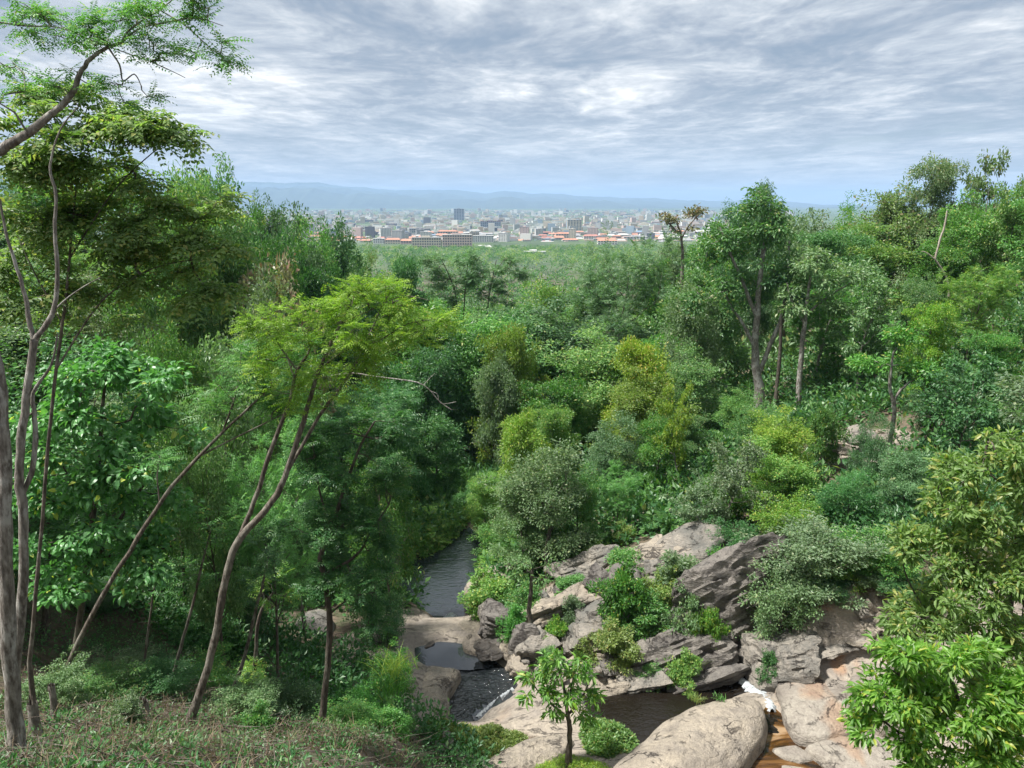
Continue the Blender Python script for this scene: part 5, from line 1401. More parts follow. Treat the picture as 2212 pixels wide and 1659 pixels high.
slab('boulder', [(1300, 1672), (1365, 1615), (1425, 1562), (1480, 1532), (1540, 1512), (1600, 1506), (1645, 1518), (1662, 1548), (1655, 1590), (1632, 1622), (1600, 1665), (1560, 1740), (1430, 1780), (1330, 1740)], 4.9, 3.2, ROCK_PALE,
     'huge smooth cream boulder at the bottom beside the amber channel', 3, dome=.75, edge=1.0, amp=.55, tilt=(0.015, 0.02), na=110, nr=34)
slab('rock_slab', [(838, 1294), (880, 1300), (930, 1325), (942, 1345), (930, 1375), (905, 1395), (898, 1420), (870, 1425), (830, 1400), (815, 1350)], 1.6, 2.0, ROCK_PALE,
     'smooth pale slab on the left of the little cascade', 5, dome=.5, edge=.5, amp=.5)
slab('rock_slab', [(895, 1440), (930, 1432), (1000, 1445), (985, 1470), (968, 1500), (975, 1530), (960, 1560), (915, 1560), (880, 1520), (885, 1470)], 2.5, 2.0, ROCK_PALE,
     'lumpy pale slab on the left of the choppy pool', 6, dome=.45, edge=.5, amp=.7)
slab('rock_slab', [(985, 1345), (1020, 1328), (1052, 1335), (1058, 1370), (1090, 1390), (1086, 1412), (1040, 1418), (1000, 1408), (995, 1375)], 2.1, 1.6, ROCK_PALE,
     'yellowish pale slab on the right of the little cascade', 7, dome=.35, edge=.4, amp=.5)
slab('rock_slab', [(1000, 1262), (1030, 1240), (1090, 1215), (1160, 1210), (1190, 1230), (1140, 1262), (1080, 1275), (1020, 1285)], 1.5, 2.0, ROCK_PALE,
     'long sloping pale slab on the right bank above the narrow of the stream', 8, dome=.8, edge=.7, amp=.6)
slab('rock_slab', [(1040, 1560), (1110, 1545), (1190, 1535), (1265, 1530), (1290, 1550), (1240, 1590), (1180, 1610), (1100, 1600), (1040, 1590)], 3.0, 2.0, ROCK_PALE,
     'pale slab under the thin sheet of water behind the small tree', 9, dome=.3, edge=.5, amp=.5)
slab('rock_slab', [(1010, 1665), (1080, 1625), (1160, 1590), (1230, 1575), (1250, 1600), (1210, 1640), (1150, 1680), (1080, 1740), (980, 1740)], 4.1, 2.5, ROCK_PALE,
     'long pale slab running to the bottom of the picture left of the small tree', 10, dome=.35, edge=.5, amp=.6)
slab('rock_slab', [(880, 1600), (930, 1590), (960, 1610), (1000, 1640), (960, 1680), (890, 1670), (860, 1630)], 4.0, 2.0, ROCK_PALE,
     'pale slab at the bottom left of the clover mound', 11, dome=.3, amp=.6)
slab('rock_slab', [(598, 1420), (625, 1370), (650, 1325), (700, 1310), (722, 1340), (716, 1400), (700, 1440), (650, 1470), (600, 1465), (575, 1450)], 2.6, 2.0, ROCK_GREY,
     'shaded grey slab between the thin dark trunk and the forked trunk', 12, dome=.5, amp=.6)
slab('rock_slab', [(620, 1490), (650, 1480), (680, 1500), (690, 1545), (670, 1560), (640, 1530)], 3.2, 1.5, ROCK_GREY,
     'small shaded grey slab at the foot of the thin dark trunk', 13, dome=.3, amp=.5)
slab('rock_slab', [(1830, 1455), (1900, 1430), (1990, 1440), (2080, 1470), (2100, 1520), (2000, 1560), (1900, 1560), (1830, 1520)], 5.6, 2.0, ROCK_STAIN,
     'broad stained grey slab behind the large leaved tree', 14, dome=.3, amp=.5)
slab('rock_slab', [(1672, 1470), (1760, 1450), (1850, 1470), (1880, 1520), (1840, 1580), (1780, 1600), (1720, 1590), (1690, 1540)], 4.7, 2.0, ROCK_STAIN,
     'pale slab with rust stains on the right of the white water chute', 15, dome=.35, edge=.4, amp=.5)
slab('rock_slab', [(1730, 1605), (1800, 1590), (1880, 1580), (1980, 1600), (2050, 1680), (1960, 1760), (1850, 1720), (1790, 1650)], 4.6, 2.0, ROCK_STAIN,
     'cream and orange slab on the right of the amber channel', 16, dome=.35, edge=.4, amp=.5)
for i, (pts, lab) in enumerate([
    ([(1660, 1618), (1720, 1612), (1770, 1640), (1730, 1650), (1690, 1640)], 'upper rust coloured ripple of rock awash in the amber channel'),
    ([(1680, 1648), (1740, 1655), (1790, 1690), (1740, 1700), (1690, 1680)], 'lower rust coloured ripple of rock awash in the amber channel')]):
    slab('rock_slab', pts, 4.16, .8, ROCK_STAIN, lab, 17 + i, dome=.12, edge=.2, amp=.25, na=40, nr=10)

# the outcrop: strata that dip to the left, broken in angular blocks
def vrock(vx, vy, y, wv, hv, dep, rot=(0, 0, 0), seed=1, mat=ROCK_GREY, label=None, **kw):
    p = at_y(vx, vy, y); m = px_m(vx, vy, y)
    return rock('rock', p, (wv * m * .56, dep * .55, hv * m * .57), rot, seed, mat, label=label, **kw)
DIP = R(-24)
big = [
 # vx, vy, y, w, h, depth, rot, mat, label
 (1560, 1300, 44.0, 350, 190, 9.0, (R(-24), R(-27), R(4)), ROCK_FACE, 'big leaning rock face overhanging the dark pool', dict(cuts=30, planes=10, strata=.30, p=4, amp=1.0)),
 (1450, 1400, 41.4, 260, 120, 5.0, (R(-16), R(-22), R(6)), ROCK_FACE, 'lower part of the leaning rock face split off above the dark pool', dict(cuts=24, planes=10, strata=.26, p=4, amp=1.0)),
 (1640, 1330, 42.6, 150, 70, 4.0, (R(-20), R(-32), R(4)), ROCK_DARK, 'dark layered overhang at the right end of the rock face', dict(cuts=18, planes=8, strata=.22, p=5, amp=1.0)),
 (1395, 1235, 47.5, 330, 90, 5.0, (R(-10), R(-26), R(4)), ROCK_GREY, 'long sunlit ledge along the crest of the outcrop', dict(cuts=18, planes=8, strata=.15, p=5)),
 (1300, 1265, 45.5, 70, 100, 2.5, (R(5), R(-20), R(20)), ROCK_DARK, 'dark split rock fin in the middle of the outcrop', dict(cuts=12, planes=9, strata=.12)),
 (1262, 1385, 41.6, 78, 92, 2.4, (R(-5), R(10), R(15)), ROCK_GREY, 'square grey block under the bush in the outcrop', dict(cuts=12, planes=8, p=6)),
 (1310, 1330, 42.8, 110, 66, 2.6, (R(-12), R(-28), R(10)), ROCK_GREY, 'flat topped grey block above the square block', dict(cuts=12, planes=8, p=6)),
 (1175, 1400, 42.0, 80, 80, 2.2, (R(0), R(-38), R(-8)), ROCK_GREY, 'tilted angular slab at the foot of the thin trunk', dict(cuts=12, planes=8, p=7)),
 (1130, 1385, 42.6, 44, 90, 2.0, (0, R(8), R(10)), ROCK_DARK, 'narrow upright block left of the tilted angular slab', dict(cuts=10, planes=7, p=7)),
 (1088, 1345, 45.0, 90, 84, 2.6, (R(-4), R(14), R(-6)), ROCK_DARK, 'dark rounded end of the outcrop above the yellowish slab', dict(cuts=14, planes=7, strata=.15)),
 (1050, 1325, 46.0, 38, 48, 1.6, (0, 0, R(10)), ROCK_GREY, 'small upright block at the left tip of the outcrop', dict(cuts=9, planes=8)),
 (1200, 1310, 45.5, 190, 50, 3.5, (R(-12), R(-22), R(5)), ROCK_PALE, 'bright stepped ledge left of the dark split fin', dict(cuts=14, planes=9, strata=.14, p=5)),
 (1150, 1345, 44.4, 130, 40, 2.6, (R(-10), R(-20), R(4)), ROCK_PALE, 'lower bright stepped ledge behind the thin trunk', dict(cuts=12, planes=9, strata=.12, p=5)),
 (1260, 1215, 50.5, 160, 40, 3.0, (R(-8), R(-20), R(6)), ROCK_GREY, 'grey ledge under the large grey green tree', dict(cuts=12, planes=8, strata=.1, p=5)),
 (1450, 1195, 47.0, 90, 46, 2.4, (R(-10), R(-24), R(4)), ROCK_PALE, 'sunlit cracked block at the top of the crest', dict(cuts=12, planes=9, p=6)),
 (1395, 1205, 47.5, 120, 40, 2.6, (R(-8), R(-24), R(4)), ROCK_PALE, 'sunlit long block left of the cracked top block', dict(cuts=12, planes=9, p=6)),
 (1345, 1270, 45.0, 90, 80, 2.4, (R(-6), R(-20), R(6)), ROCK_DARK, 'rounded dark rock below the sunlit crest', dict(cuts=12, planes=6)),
 (1685, 1415, 38.8, 175, 92, 4.2, (R(-10), R(-16), R(-12)), ROCK_GREY, 'grey wrinkled boulder lying right of the dark hollow', dict(cuts=16, planes=6, strata=.08, amp=1.1)),
 (1520, 1465, 38.8, 210, 36, 2.4, (R(-4), R(-17), R(4)), ROCK_DARK, 'low dark lip of rock along the edge of the dark pool', dict(cuts=14, planes=7, strata=.1, p=5)),
 (1385, 1470, 38.6, 130, 40, 2.2, (0, R(-8), R(6)), ROCK_GREY, 'low grey ledge at the left end of the dark pool', dict(cuts=12, planes=7, p=5)),
 (1300, 1440, 39.8, 90, 60, 2.2, (R(-5), R(-12), R(10)), ROCK_DARK, 'dark block below the square grey block', dict(cuts=11, planes=8)),
 (1300, 1490, 38.2, 110, 34, 2.2, (0, R(-4), 0), ROCK_PALE, 'flat pale shelf by the dark pool behind the small tree', dict(cuts=11, planes=7, p=6)),
 (1190, 1455, 40.2, 80, 44, 2.0, (0, R(-10), R(8)), ROCK_GREY, 'grey block right of the choppy pool', dict(cuts=10, planes=8)),
 (1120, 1440, 41.6, 60, 34, 1.8, (0, R(-6), R(-8)), ROCK_PALE, 'pale flat block at the top of the choppy pool', dict(cuts=10, planes=8, p=5)),
 (1065, 1405, 43.0, 70, 22, 1.8, (0, R(4), R(8)), ROCK_WET, 'wet black rock at the edge of the still pool', dict(cuts=10, planes=6)),
 (925, 1380, 46.0, 54, 30, 1.8, (0, R(10), R(8)), ROCK_WET, 'wet dark rock at the left of the white cascade', dict(cuts=10, planes=7)),
 (1000, 1385, 45.6, 50, 26, 1.6, (0, R(-10), R(8)), ROCK_WET, 'wet dark rock at the right of the white cascade', dict(cuts=10, planes=7)),
 (915, 1398, 44.8, 46, 20, 1.4, (0, 0, R(30)), ROCK_WET, 'low wet rock along the upper rim of the still pool', dict(cuts=9, planes=7)),
 (1470, 1400, 40.8, 60, 46, 1.8, (0, R(-20), R(10)), ROCK_GREY, 'broken grey block under the leaning rock face', dict(cuts=10, planes=9)),
 (1425, 1425, 40.0, 70, 42, 1.8, (0, R(-14), R(-10)), ROCK_GREY, 'second broken grey block below the leaning rock face', dict(cuts=10, planes=9)),
 (1800, 1385, 39.2, 150, 34, 2.6, (R(-4), R(-14), R(8)), ROCK_GREY, 'sloping layered ledge right of the wrinkled boulder', dict(cuts=12, planes=7, strata=.12, p=5)),
 (1875, 1370, 39.2, 130, 26, 2.4, (R(-4), R(-12), R(8)), ROCK_PALE, 'pale layered ledge under the pile of stones on the right', dict(cuts=12, planes=7, strata=.1, p=5)),
 (1850, 945, 61.0, 70, 30, 2.5, (0, R(-10), R(20)), ROCK_GREY, 'biggest grey rock of the rocky patch on the slope', dict(cuts=10, planes=9)),
 (1815, 970, 60.0, 50, 18, 2.0, (0, R(8), R(-10)), ROCK_PALE, 'flat pale rock of the rocky patch on the slope', dict(cuts=9, planes=8)),
 (1890, 975, 60.0, 40, 18, 1.8, (0, R(-8), R(10)), ROCK_GREY, 'small grey rock at the right of the rocky patch on the slope', dict(cuts=9, planes=8)),
]
for i, (vx, vy, y, w, h, d, rot, mt, lab, kw) in enumerate(big):
    vrock(vx, vy, y, w, h, d, rot, 100 + i, mt, lab, **kw)
# rubble of the outcrop, the same broken grey and pale stones all over it
def rubble():
    rng = np.random.RandomState(21)
    V0, _ = cube_sphere(4)
    kinds = []
    for s in range(7):
        o = rock('rubble_stone', (0, 0, -500), (1.0, .8, .62), (0, 0, 0), 300 + s, ROCK_GREY if s % 2 else ROCK_PALE, p=6, cuts=5, planes=9, amp=.8, smooth=False)
        kinds.append(o)
    first = [True] * 7
    zones = [(1090, 1150, 1360, 1440, 0), (1150, 1320, 1290, 1360, 1), (1400, 1500, 1340, 1450, 2), (1860, 1930, 1290, 1370, 3), (1330, 1470, 1195, 1290, 4), (1190, 1300, 1400, 1480, 5), (1800, 1900, 930, 985, 6), (940, 1010, 1560, 1600, 7)]
    names = ['angular stone in the rubble at the left end of the outcrop', 'pale stone on the bright stepped ledges of the outcrop', 'broken stone lying under the leaning rock face', 'stone in the pale pile on the right under the bush',
             'stone on the crest of the outcrop', 'grey stone wedged between blocks at the foot of the outcrop', 'loose stone on the rocky patch of the slope', 'stone by the small still puddle']
    num = [20, 26, 18, 20, 16, 14, 9, 6]
    for zi, (x0, x1, y0, y1, _) in enumerate(zones):
        for k in range(num[zi]):
            vx, vy = rng.uniform(x0, x1), rng.uniform(y0, y1)
            # ray meets the ground or the rocks; step along it
            d = ray(vx, vy); t = 20.0
            while t < 120:
                q = np.array([0, 0, CAM_Z]) + d * t
                if q[2] < T1(q[0], q[1]) + 0.1: break
                t += 0.35
            s = rng.uniform(7, 24) * t / FV * (0.6 if zi in (6,) else 1.0)
            i = rng.randint(7)
            src = kinds[i]
            o = src if first[i] else src.copy()
            if not first[i]: COL.objects.link(o)
            first[i] = False
            lift = {0: .7, 1: 1.0, 2: .8, 4: 1.1, 5: .6}.get(zi, .15)
            o.location = q + np.array([0, -0.2, lift * rng.uniform(.2, 1)])
            o.scale = (s * rng.uniform(.8, 1.4), s * rng.uniform(.8, 1.2), s * rng.uniform(.6, 1.0))
            o.rotation_euler = (rng.uniform(-.5, .5), DIP + rng.uniform(-.4, .4), rng.uniform(0, 6.28))
            tag(o, names[zi], 'rock', 'rubble stones ' + str(['at the left end', 'on the bright ledges', 'under the rock face', 'in the pale pile', 'on the crest', 'at the foot of the outcrop', 'on the slope patch', 'by the puddle'][zi]))
    for i in range(7):
        if first[i]: bpy.data.objects.remove(kinds[i])
rubble()

# thin trees rooted in the outcrop
custom_tree('thin_tree', 'thin bare brown trunk of a small tree growing out of the outcrop', [at(43.2, (1150, 1400, 12), (1147, 1350, 11), (1143, 1310, 10), (1148, 1270, 8), (1150, 1230, 6))], [(1150, 1240, 43.2, 50, 40, .8, 26)], 'mid', ('blade', dict(size=.4, n=16, L=.24, asp=.4)), seed=60, tw=.008, bark=BARK_DARK)
custom_tree('thin_tree', 'thin dark trunked tree left of the brown earth slope', [at(52, (1186, 1280, 10), (1180, 1200, 9), (1188, 1130, 7), (1170, 1080, 6))], [(1180, 1090, 52, 40, 40, .8, 16)], 'grey', ('blade', dict(size=.5, n=14, L=.28, asp=.4)), seed=61, tw=.01, bark=BARK_DARK)
# bleached dead branch that reaches out over the valley
custom_tree('dead_branch', 'bare bleached twisting branch reaching out over the dark valley', [at(70, (800, 812, 3.0), (850, 818, 3.0), (900, 826, 3.0), (925, 840, 2.4), (950, 868, 2.4), (975, 885, 1.8)), at(70, (915, 832, 1.8), (930, 815, 1.2), (940, 806, 0.9)), at(70, (930, 845, 1.8), (945, 852, 1.5), (952, 872, 1.2), (985, 868, 1.2)), at(70, (800, 812, 3.0), (760, 806, 3.0), (715, 812, 3.6))],
            [(985, 885, 70, 2, 2, .1, 1)], 'olive', ('blade', dict(size=.1, n=3, L=.1)), seed=63, bark=BARK_PALE, cat='branch', flare=False, root=vpt((800, 812, 70)))
custom_tree('dead_branch', 'bare pale dead branch standing out of the right hillside forest', [at(82, (2020, 560, 4), (2030, 520, 4.5), (2040, 490, 4), (2046, 455, 3)), at(82, (2020, 560, 3), (2000, 545, 2), (1990, 543, 1.5)), at(82, (2020, 560, 4), (2045, 600, 4), (2050, 640, 5))], [(2046, 455, 82, 2, 2, .1, 1)], 'olive', ('blade', dict(size=.1, n=3, L=.1)), seed=64, bark=BARK_DEAD, cat='branch', flare=False, root=vpt((2020, 560, 82)))

# ------------------------------------------------------------------ ground plants and litter close by
def mound(name, label, outline, z, h, mat, n, L, seed, cat='plant', asp=.6):
    rng = np.random.RandomState(seed)
    P2 = np.array([at_z(a, b, z)[:2] for a, b in outline]); c = P2.mean(0)
    lo, hi = P2.min(0), P2.max(0)
    X = rng.uniform(lo, hi, (n * 3, 2))
    s = sdist(X[:, 0], X[:, 1], P2)
    X = X[s < -0.02][:n]; s = s[s < -0.02][:n]
    g = np.array([noise.noise(Vector((a * .9, b * .9, seed))) + .6 * noise.noise(Vector((a * 2.6, b * 2.6, seed))) for a, b in X])
    zz = np.maximum(T(X[:, 0], X[:, 1]), z - 0.8) + h * np.clip(-s / 1.0, 0, 1) ** .6 * (0.55 + 1.1 * g) * rng.uniform(.55, 1, len(X)) ** .5
    C = np.stack([X[:, 0], X[:, 1], zz], 1)
    O = np.tile([[0, 0, 1.0]], (len(C), 1))
    v, f, t = clump_leaves(rng, C, O, .12, 6, L, up=1.0, flat=.8, asp=asp)
    o0 = np.array([c[0], c[1], z])
    return tag(mob(name, np_mesh(name, v - o0, f, [LEAF[mat]], tint=t), None, o0), label, cat)
mound('clover_mound', 'low mound of yellow green clover on the pale rock at the bottom', [(915, 1610), (945, 1575), (1000, 1550), (1060, 1550), (1110, 1565), (1140, 1585), (1120, 1610), (1075, 1632), (1010, 1645), (940, 1640)], 4.2, .9, 'lime', 3400, .12, 1)
mound('creeper_mound', 'rounded mound of bright green creeper right of the small tree', [(1255, 1580), (1265, 1545), (1300, 1532), (1345, 1540), (1375, 1575), (1365, 1610), (1320, 1635), (1275, 1625)], 4.2, .7, 'bright', 2200, .18, 2)
mound('weeds', 'patch of grassy weeds at the foot of the small tree', [(1150, 1640), (1200, 1610), (1260, 1615), (1310, 1645), (1340, 1680), (1250, 1720), (1120, 1700)], 4.6, .55, 'lime', 1500, .14, 3, asp=.2)
mound('vine_cover', 'sheet of green vines on the right bank below the grey green tree', [(1030, 1190), (1075, 1165), (1150, 1160), (1170, 1195), (1120, 1220), (1060, 1225)], 1.0, 1.0, 'mid', 1600, .26, 4)
mound('vine_cover', 'carpet of bright green vines on the left bank at the far end of the stream', [(880, 1120), (960, 1080), (1020, 1090), (1000, 1140), (970, 1170), (910, 1200), (870, 1190)], 0.4, 1.3, 'bright', 2200, .32, 5)

def grass_tuft(name, label, base, n, Lg, seed, mat='bright', w=.03, spread=.6, group=None, cat='grass', kind=None, pts=None):
    rng = np.random.RandomState(seed)
    if pts is None:
        B = base + np.concatenate([rng.normal(size=(n, 2)) * spread * .3, np.zeros((n, 1))], 1)
    else:
        B = pts; n = len(B)
    az = rng.uniform(0, 6.28, n); tl = rng.uniform(.1, .7, n)
    D = np.stack([np.cos(az) * tl, np.sin(az) * tl, np.ones(n)], 1); D = unit(D)
    L = Lg * rng.uniform(.5, 1.1, n)
    side = unit(np.cross(D, rng.normal(size=(n, 3))))
    V = []
    us = [0, .35, .7, 1.0]; ws = [1, .9, .6, .08]
    for u, ww in zip(us, ws):
        q = B + D * (L * u)[:, None]
        q = q + np.stack([np.cos(az), np.sin(az), np.zeros(n)], 1) * (L * tl * .8 * u * u)[:, None]
        q[:, 2] -= L * tl * .6 * u ** 2.5
        V += [q + side * w * ww * .5, q - side * w * ww * .5]
    V = np.stack(V, 1).reshape(-1, 3)
    b = np.arange(n)[:, None] * 8
    F = np.concatenate([b + np.array([[k * 2, k * 2 + 1, k * 2 + 3, k * 2 + 2]]) for k in range(3)])
    t = np.repeat(rng.uniform(0, 1, n), 8)
    o0 = np.array(base, float)
    o = mob(name, np_mesh(name, V - o0, F, [LEAF[mat]], tint=t), None, o0)
    return tag(o, label, None if kind else cat, group, kind)
b = at_z(1505, 1515, 5.5)
grass_tuft('grass_tuft', 'lone tuft of grass on top of the huge cream boulder', b + [0, .2, -.1], 90, .55, 1, 'lime', .02, .5)
b = at_z(1560, 1512, 5.4)
grass_tuft('grass_tuft', 'smaller leafy weed beside the grass tuft on the cream boulder', b + [0, .2, -.1], 40, .35, 2, 'mid', .05, .5)
for i, (vx, vy, y, lab) in enumerate([(1320, 1455, 40.0, 'arching grass at the foot of the outcrop by the yellow green bush'), (1500, 1345, 41.0, 'grass clump on the upper part of the leaning rock face'), (1480, 1440, 39.0, 'grass hanging at the lower lip of the leaning rock face'),
                                  (1405, 1370, 41.0, 'grass blades between the broken blocks'), (860, 1450, 33, 'yellowish grass clump below the left pale slab'), (840, 1500, 30, 'green grass clump left of the lumpy slab')]):
    grass_tuft('grass_clump', lab, at_y(vx, vy, y), 110, 1.3, 10 + i, ['lime', 'bright', 'lime', 'olive', 'lime', 'mid'][i], .035, 1.2)
def reeds():
    rng = np.random.RandomState(5)
    n = 2600
    X = rng.uniform([-14, 72], [1.0, 90], (n, 2))
    X = X[(np.abs(X[:, 0] - np.interp(X[:, 1], YX, XX)) < 5 + rng.uniform(0, 2, len(X)))]
    pts = np.stack([X[:, 0], X[:, 1], T(X[:, 0], X[:, 1])], 1)
    grass_tuft('reeds', None, pts.mean(0), 0, 3.6, 5, 'fern', .10, pts=pts, kind='stuff')
reeds()
def litter():
    """cut and dried brush lying over the near slope"""
    rng = np.random.RandomState(15)
    n = 8500
    y = rng.uniform(9, 24, n); vx = rng.uniform(-120, 930, n)
    x = (vx - 1106) / FV * y * 1.2
    z = T(x, y)
    dens = np.array([noise.noise(Vector((a * .35, b * .35, 2.0))) for a, b in zip(x, y)])
    ok = (dens > -0.15) | (rng.uniform(size=n) < .25)
    x, y, z = x[ok], y[ok], z[ok]; n = len(x)
    pts = np.stack([x, y, z], 1)
    grass_tuft('dry_grass', None, pts.mean(0), 0, .62, 6, 'straw', .018, pts=pts, kind='stuff')
    tw = []
    for i in range(2200):
        k = rng.randint(n); p = pts[k] + [0, 0, rng.uniform(.02, .25)]
        a = rng.uniform(0, 6.28); L = rng.uniform(.3, 1.5)
        gx = np.array([math.cos(a), math.sin(a) * .8, rng.uniform(-.25, .35) - .55 * math.sin(a)])
        q = p + unit(gx) * L
        mid = (p + q) / 2 + rng.normal(size=3) * L * .07
        r = rng.uniform(.004, .013)
        tw.append((np.array([p, mid, q]), np.array([r, r * .9, r * .5]), 4))
    v, f = tubes(tw)
    tag(mob('dry_brush', np_mesh('dry_brush', v, f, [BARK])), kind='stuff')
    # green regrowth among it
    C = pts[rng.permutation(n)[:700]] + [0, 0, .12]
    O = np.tile([[0, 0, 1.0]], (len(C), 1))
    g = clump_leaves(rng, C, O, .26, 16, .10, up=.9, flat=.8)
    tag(mob('weeds', np_mesh('weeds', g[0], g[1], [LEAF['deep']], tint=g[2])), kind='stuff')
    C = pts[rng.permutation(n)[:500]] + [0, 0, .2]
    g = clump_leaves(rng, C, np.tile([[0, 0, 1.0]], (len(C), 1)), .3, 9, .11, up=.6, flat=.8, asp=.4)
    tag(mob('weeds', np_mesh('weeds', g[0], g[1], [LEAF['grey']], tint=g[2])), kind='stuff')
litter()

def stump(label, vx, vtop, vbase, y, w, seed):
    rng = np.random.RandomState(seed)
    a = at_y(vx, vbase, y); a[2] = T1(a[0], y); m = px_m(vx, vbase, y)
    h = (vbase - vtop) * m; r = w * m * .5
    e = empty('tree_stump', a)
    tag(e, label, 'stump')
    v, f = tubes([(np.array([[0, 0, -.3], [0, 0, .05], [0.02, 0, h * .5], [0.03, 0.01, h]]), np.array([r * 1.7, r * 1.3, r, r * .92]), 12)])
    v += rng.normal(size=v.shape) * r * .06
    mob('trunk', np_mesh('trunk', v, f, [BARK_PALE], smooth=True), e)
    # splinters left standing where the stem broke
    for k in range(5):
        a2 = k * 1.3 + seed; q = np.array([math.cos(a2), math.sin(a2), 0]) * r * .55
        v, f = tubes([(np.array([q + [0, 0, h * .85], q * .9 + [0, 0, h + r * rng.uniform(.2, 1.6)]]), np.array([r * .42, r * .06]), 5)])
        mob('splinter', np_mesh('splinter', v, f, [BARK]), e)
stump('splintered tan stump right behind the pale trunk at the left edge', 63, 1415, 1500, 14.5, 22, 1)
stump('short upright brown stump left of the foot of the leaning pole', 114, 1432, 1515, 17.5, 14, 2)
stump('low grey stump hidden in the weeds left of the forked trunk', 312, 1510, 1550, 18.5, 20, 3)

# ------------------------------------------------------------------ wooded plain and city
PLAIN = -90.0
def leaf_blob_cloud(name, C, Rr, n, L, mat, seed, flat=.7):
    rng = np.random.RandomState(seed)
    O = np.tile([[0, 0, 1.0]], (len(C), 1))
    g = clump_leaves(rng, C, O, Rr, n, 1.0, up=1.1, flat=flat, droop=.05, asp=.8)
    return g
def far_forest():
    rng = np.random.RandomState(31)
    # falling valley sides and the plain this side of the city
    n = 2600
    y = 225 + 1690 * rng.uniform(size=n) ** 1.2
    vx = rng.uniform(560, 1760, n)
    x = (vx - 1106) / FV * y
    z = T(x, y)
    _, vt = proj(x, y, z + 12)
    lim = np.interp(vx, SKYLINE[:, 0], SKYLINE[:, 1])
    field = (y > 1120) & (y < 1190) & (np.abs(vx - 1180) < 70)
    ok = ((y > 800) | (vt > np.minimum(lim, 660)) | (vx > 900) & (vx < 1300)) & ~field
    x, y, z = x[ok], y[ok], z[ok]
    ex = 700
    y2 = rng.uniform(1420, 1960, ex); x2 = (rng.uniform(740, 1520, ex) - 1106) / FV * y2
    x = np.concatenate([x, x2]); y = np.concatenate([y, y2]); z = np.concatenate([z, T(x2, y2)])
    r = rng.uniform(3.6, 7.5, len(x)) * (1 + (y > 900) * .2)
    h = rng.uniform(6, 13, len(x)) * np.where(y > 1750, .35, np.where(y > 1300, .5, 1.0))
    C = np.stack([x, y, z + h - r * .4], 1)
    gold = (y > 1150) & (rng.uniform(size=len(x)) < .35)
    for k, (m, mt) in enumerate(((~gold & (np.arange(len(x)) % 3 > 0), 'mid'), (~gold & (np.arange(len(x)) % 3 == 0), 'blue'), (gold, 'lime'))):
        Cm = C[m]; rm = r[m]
        nearer = Cm[:, 1] < 650
        for sel, nl, L in ((nearer, 120, 1.2), (~nearer, 56, 2.1)):
            if sel.sum() == 0: continue
            rr = np.random.RandomState(50 + k)
            O = np.tile([[0, 0, 1.0]], (int(sel.sum()), 1))
            g = clump_leaves(rr, Cm[sel], O, rm[sel], nl, L, up=.3, flat=.85, droop=.05, asp=.8, rad=1.6, nr=.3)
            tag(mob('far_woods', np_mesh('far_woods', g[0], g[1], [LEAF[mt]], tint=g[2])), kind='stuff')
    # trees among the houses, as far as the foot of the mountains
    n = 3300
    y = 1960 * (16000 / 1960.0) ** rng.uniform(size=n)
    vx = rng.uniform(420, 1960, n)
    x = (vx - 1106) / FV * y
    r = rng.uniform(3, 6.5, n) * (1 + y / 12000)
    C = np.stack([x, y, np.full(n, PLAIN) + r * .5], 1)
    g = clump_leaves(rng, C, np.tile([[0, 0, 1.0]], (n, 1)), r, 10, 4.5, up=1.6, flat=.5, asp=.8)
    g[0][:, 2] = np.maximum(g[0][:, 2], PLAIN + .3)
    tag(mob('city_trees', np_mesh('city_trees', g[0], g[1], [LEAF['deep']], tint=g[2])), kind='stuff')
far_forest()

WALLS = {'white': (0.647, 0.638, 0.612), 'cream': (0.557, 0.494, 0.396), 'grey': (0.377, 0.377, 0.377), 'pink': (0.539, 0.413, 0.377), 'dark': (0.144, 0.144, 0.171), 'tan': (0.450, 0.360, 0.270), 'blue': (0.306, 0.377, 0.467)}
WALLS['slate'] = (.25, .27, .33)
WM = {k: flat_mat('wall_' + k, v, .8, .06, .02) for k, v in WALLS.items()}
ROOFS = {'orange': (0.36, 0.175, 0.115), 'grey': (0.238, 0.238, 0.244), 'red': (0.29, 0.13, 0.10), 'blue': (0.132, 0.198, 0.277), 'pale': (0.396, 0.396, 0.383)}
RM = {k: flat_mat('roof_' + k, v, .7, .1, .05) for k, v in ROOFS.items()}
GLASS = flat_mat('window_glass', (.05, .065, .09), .25)
def box_geo(x0, x1, y0, y1, z0, z1):
    V = np.array([(x, y, z) for z in (z0, z1) for y in (y0, y1) for x in (x0, x1)], float)
    F = np.array([(0, 1, 5, 4), (1, 3, 7, 5), (3, 2, 6, 7), (2, 0, 4, 6), (4, 5, 7, 6)])
    return V, F
def gable_geo(w, d, z, h, ov=.6):
    a, b = w / 2 + ov, d / 2 + ov
    V = np.array([(-a, -b, z), (a, -b, z), (a, b, z), (-a, b, z), (-a * .75, 0, z + h), (a * .75, 0, z + h)])
    F4 = np.array([(0, 1, 5, 4), (2, 3, 4, 5)]); F3 = np.array([(1, 2, 5), (3, 0, 4)])
    return V, F4, F3
def wall_windows(w, d, h, st, cols, mat_w):
    """window pieces of the front and sides, standing 0.15 m proud of the wall"""
    V, F = [], []
    for s in range(st):
        z0 = (s + .32) * h / st; z1 = (s + .80) * h / st
        for c in range(cols):
            x0 = -w / 2 + (c + .2) * w / cols; x1 = -w / 2 + (c + .8) * w / cols
            o = len(V)
            V += [(x0, -d / 2 - .15, z0), (x1, -d / 2 - .15, z0), (x1, -d / 2 - .15, z1), (x0, -d / 2 - .15, z1)]
            F.append((o, o + 1, o + 2, o + 3))
    return np.array(V), np.array(F)
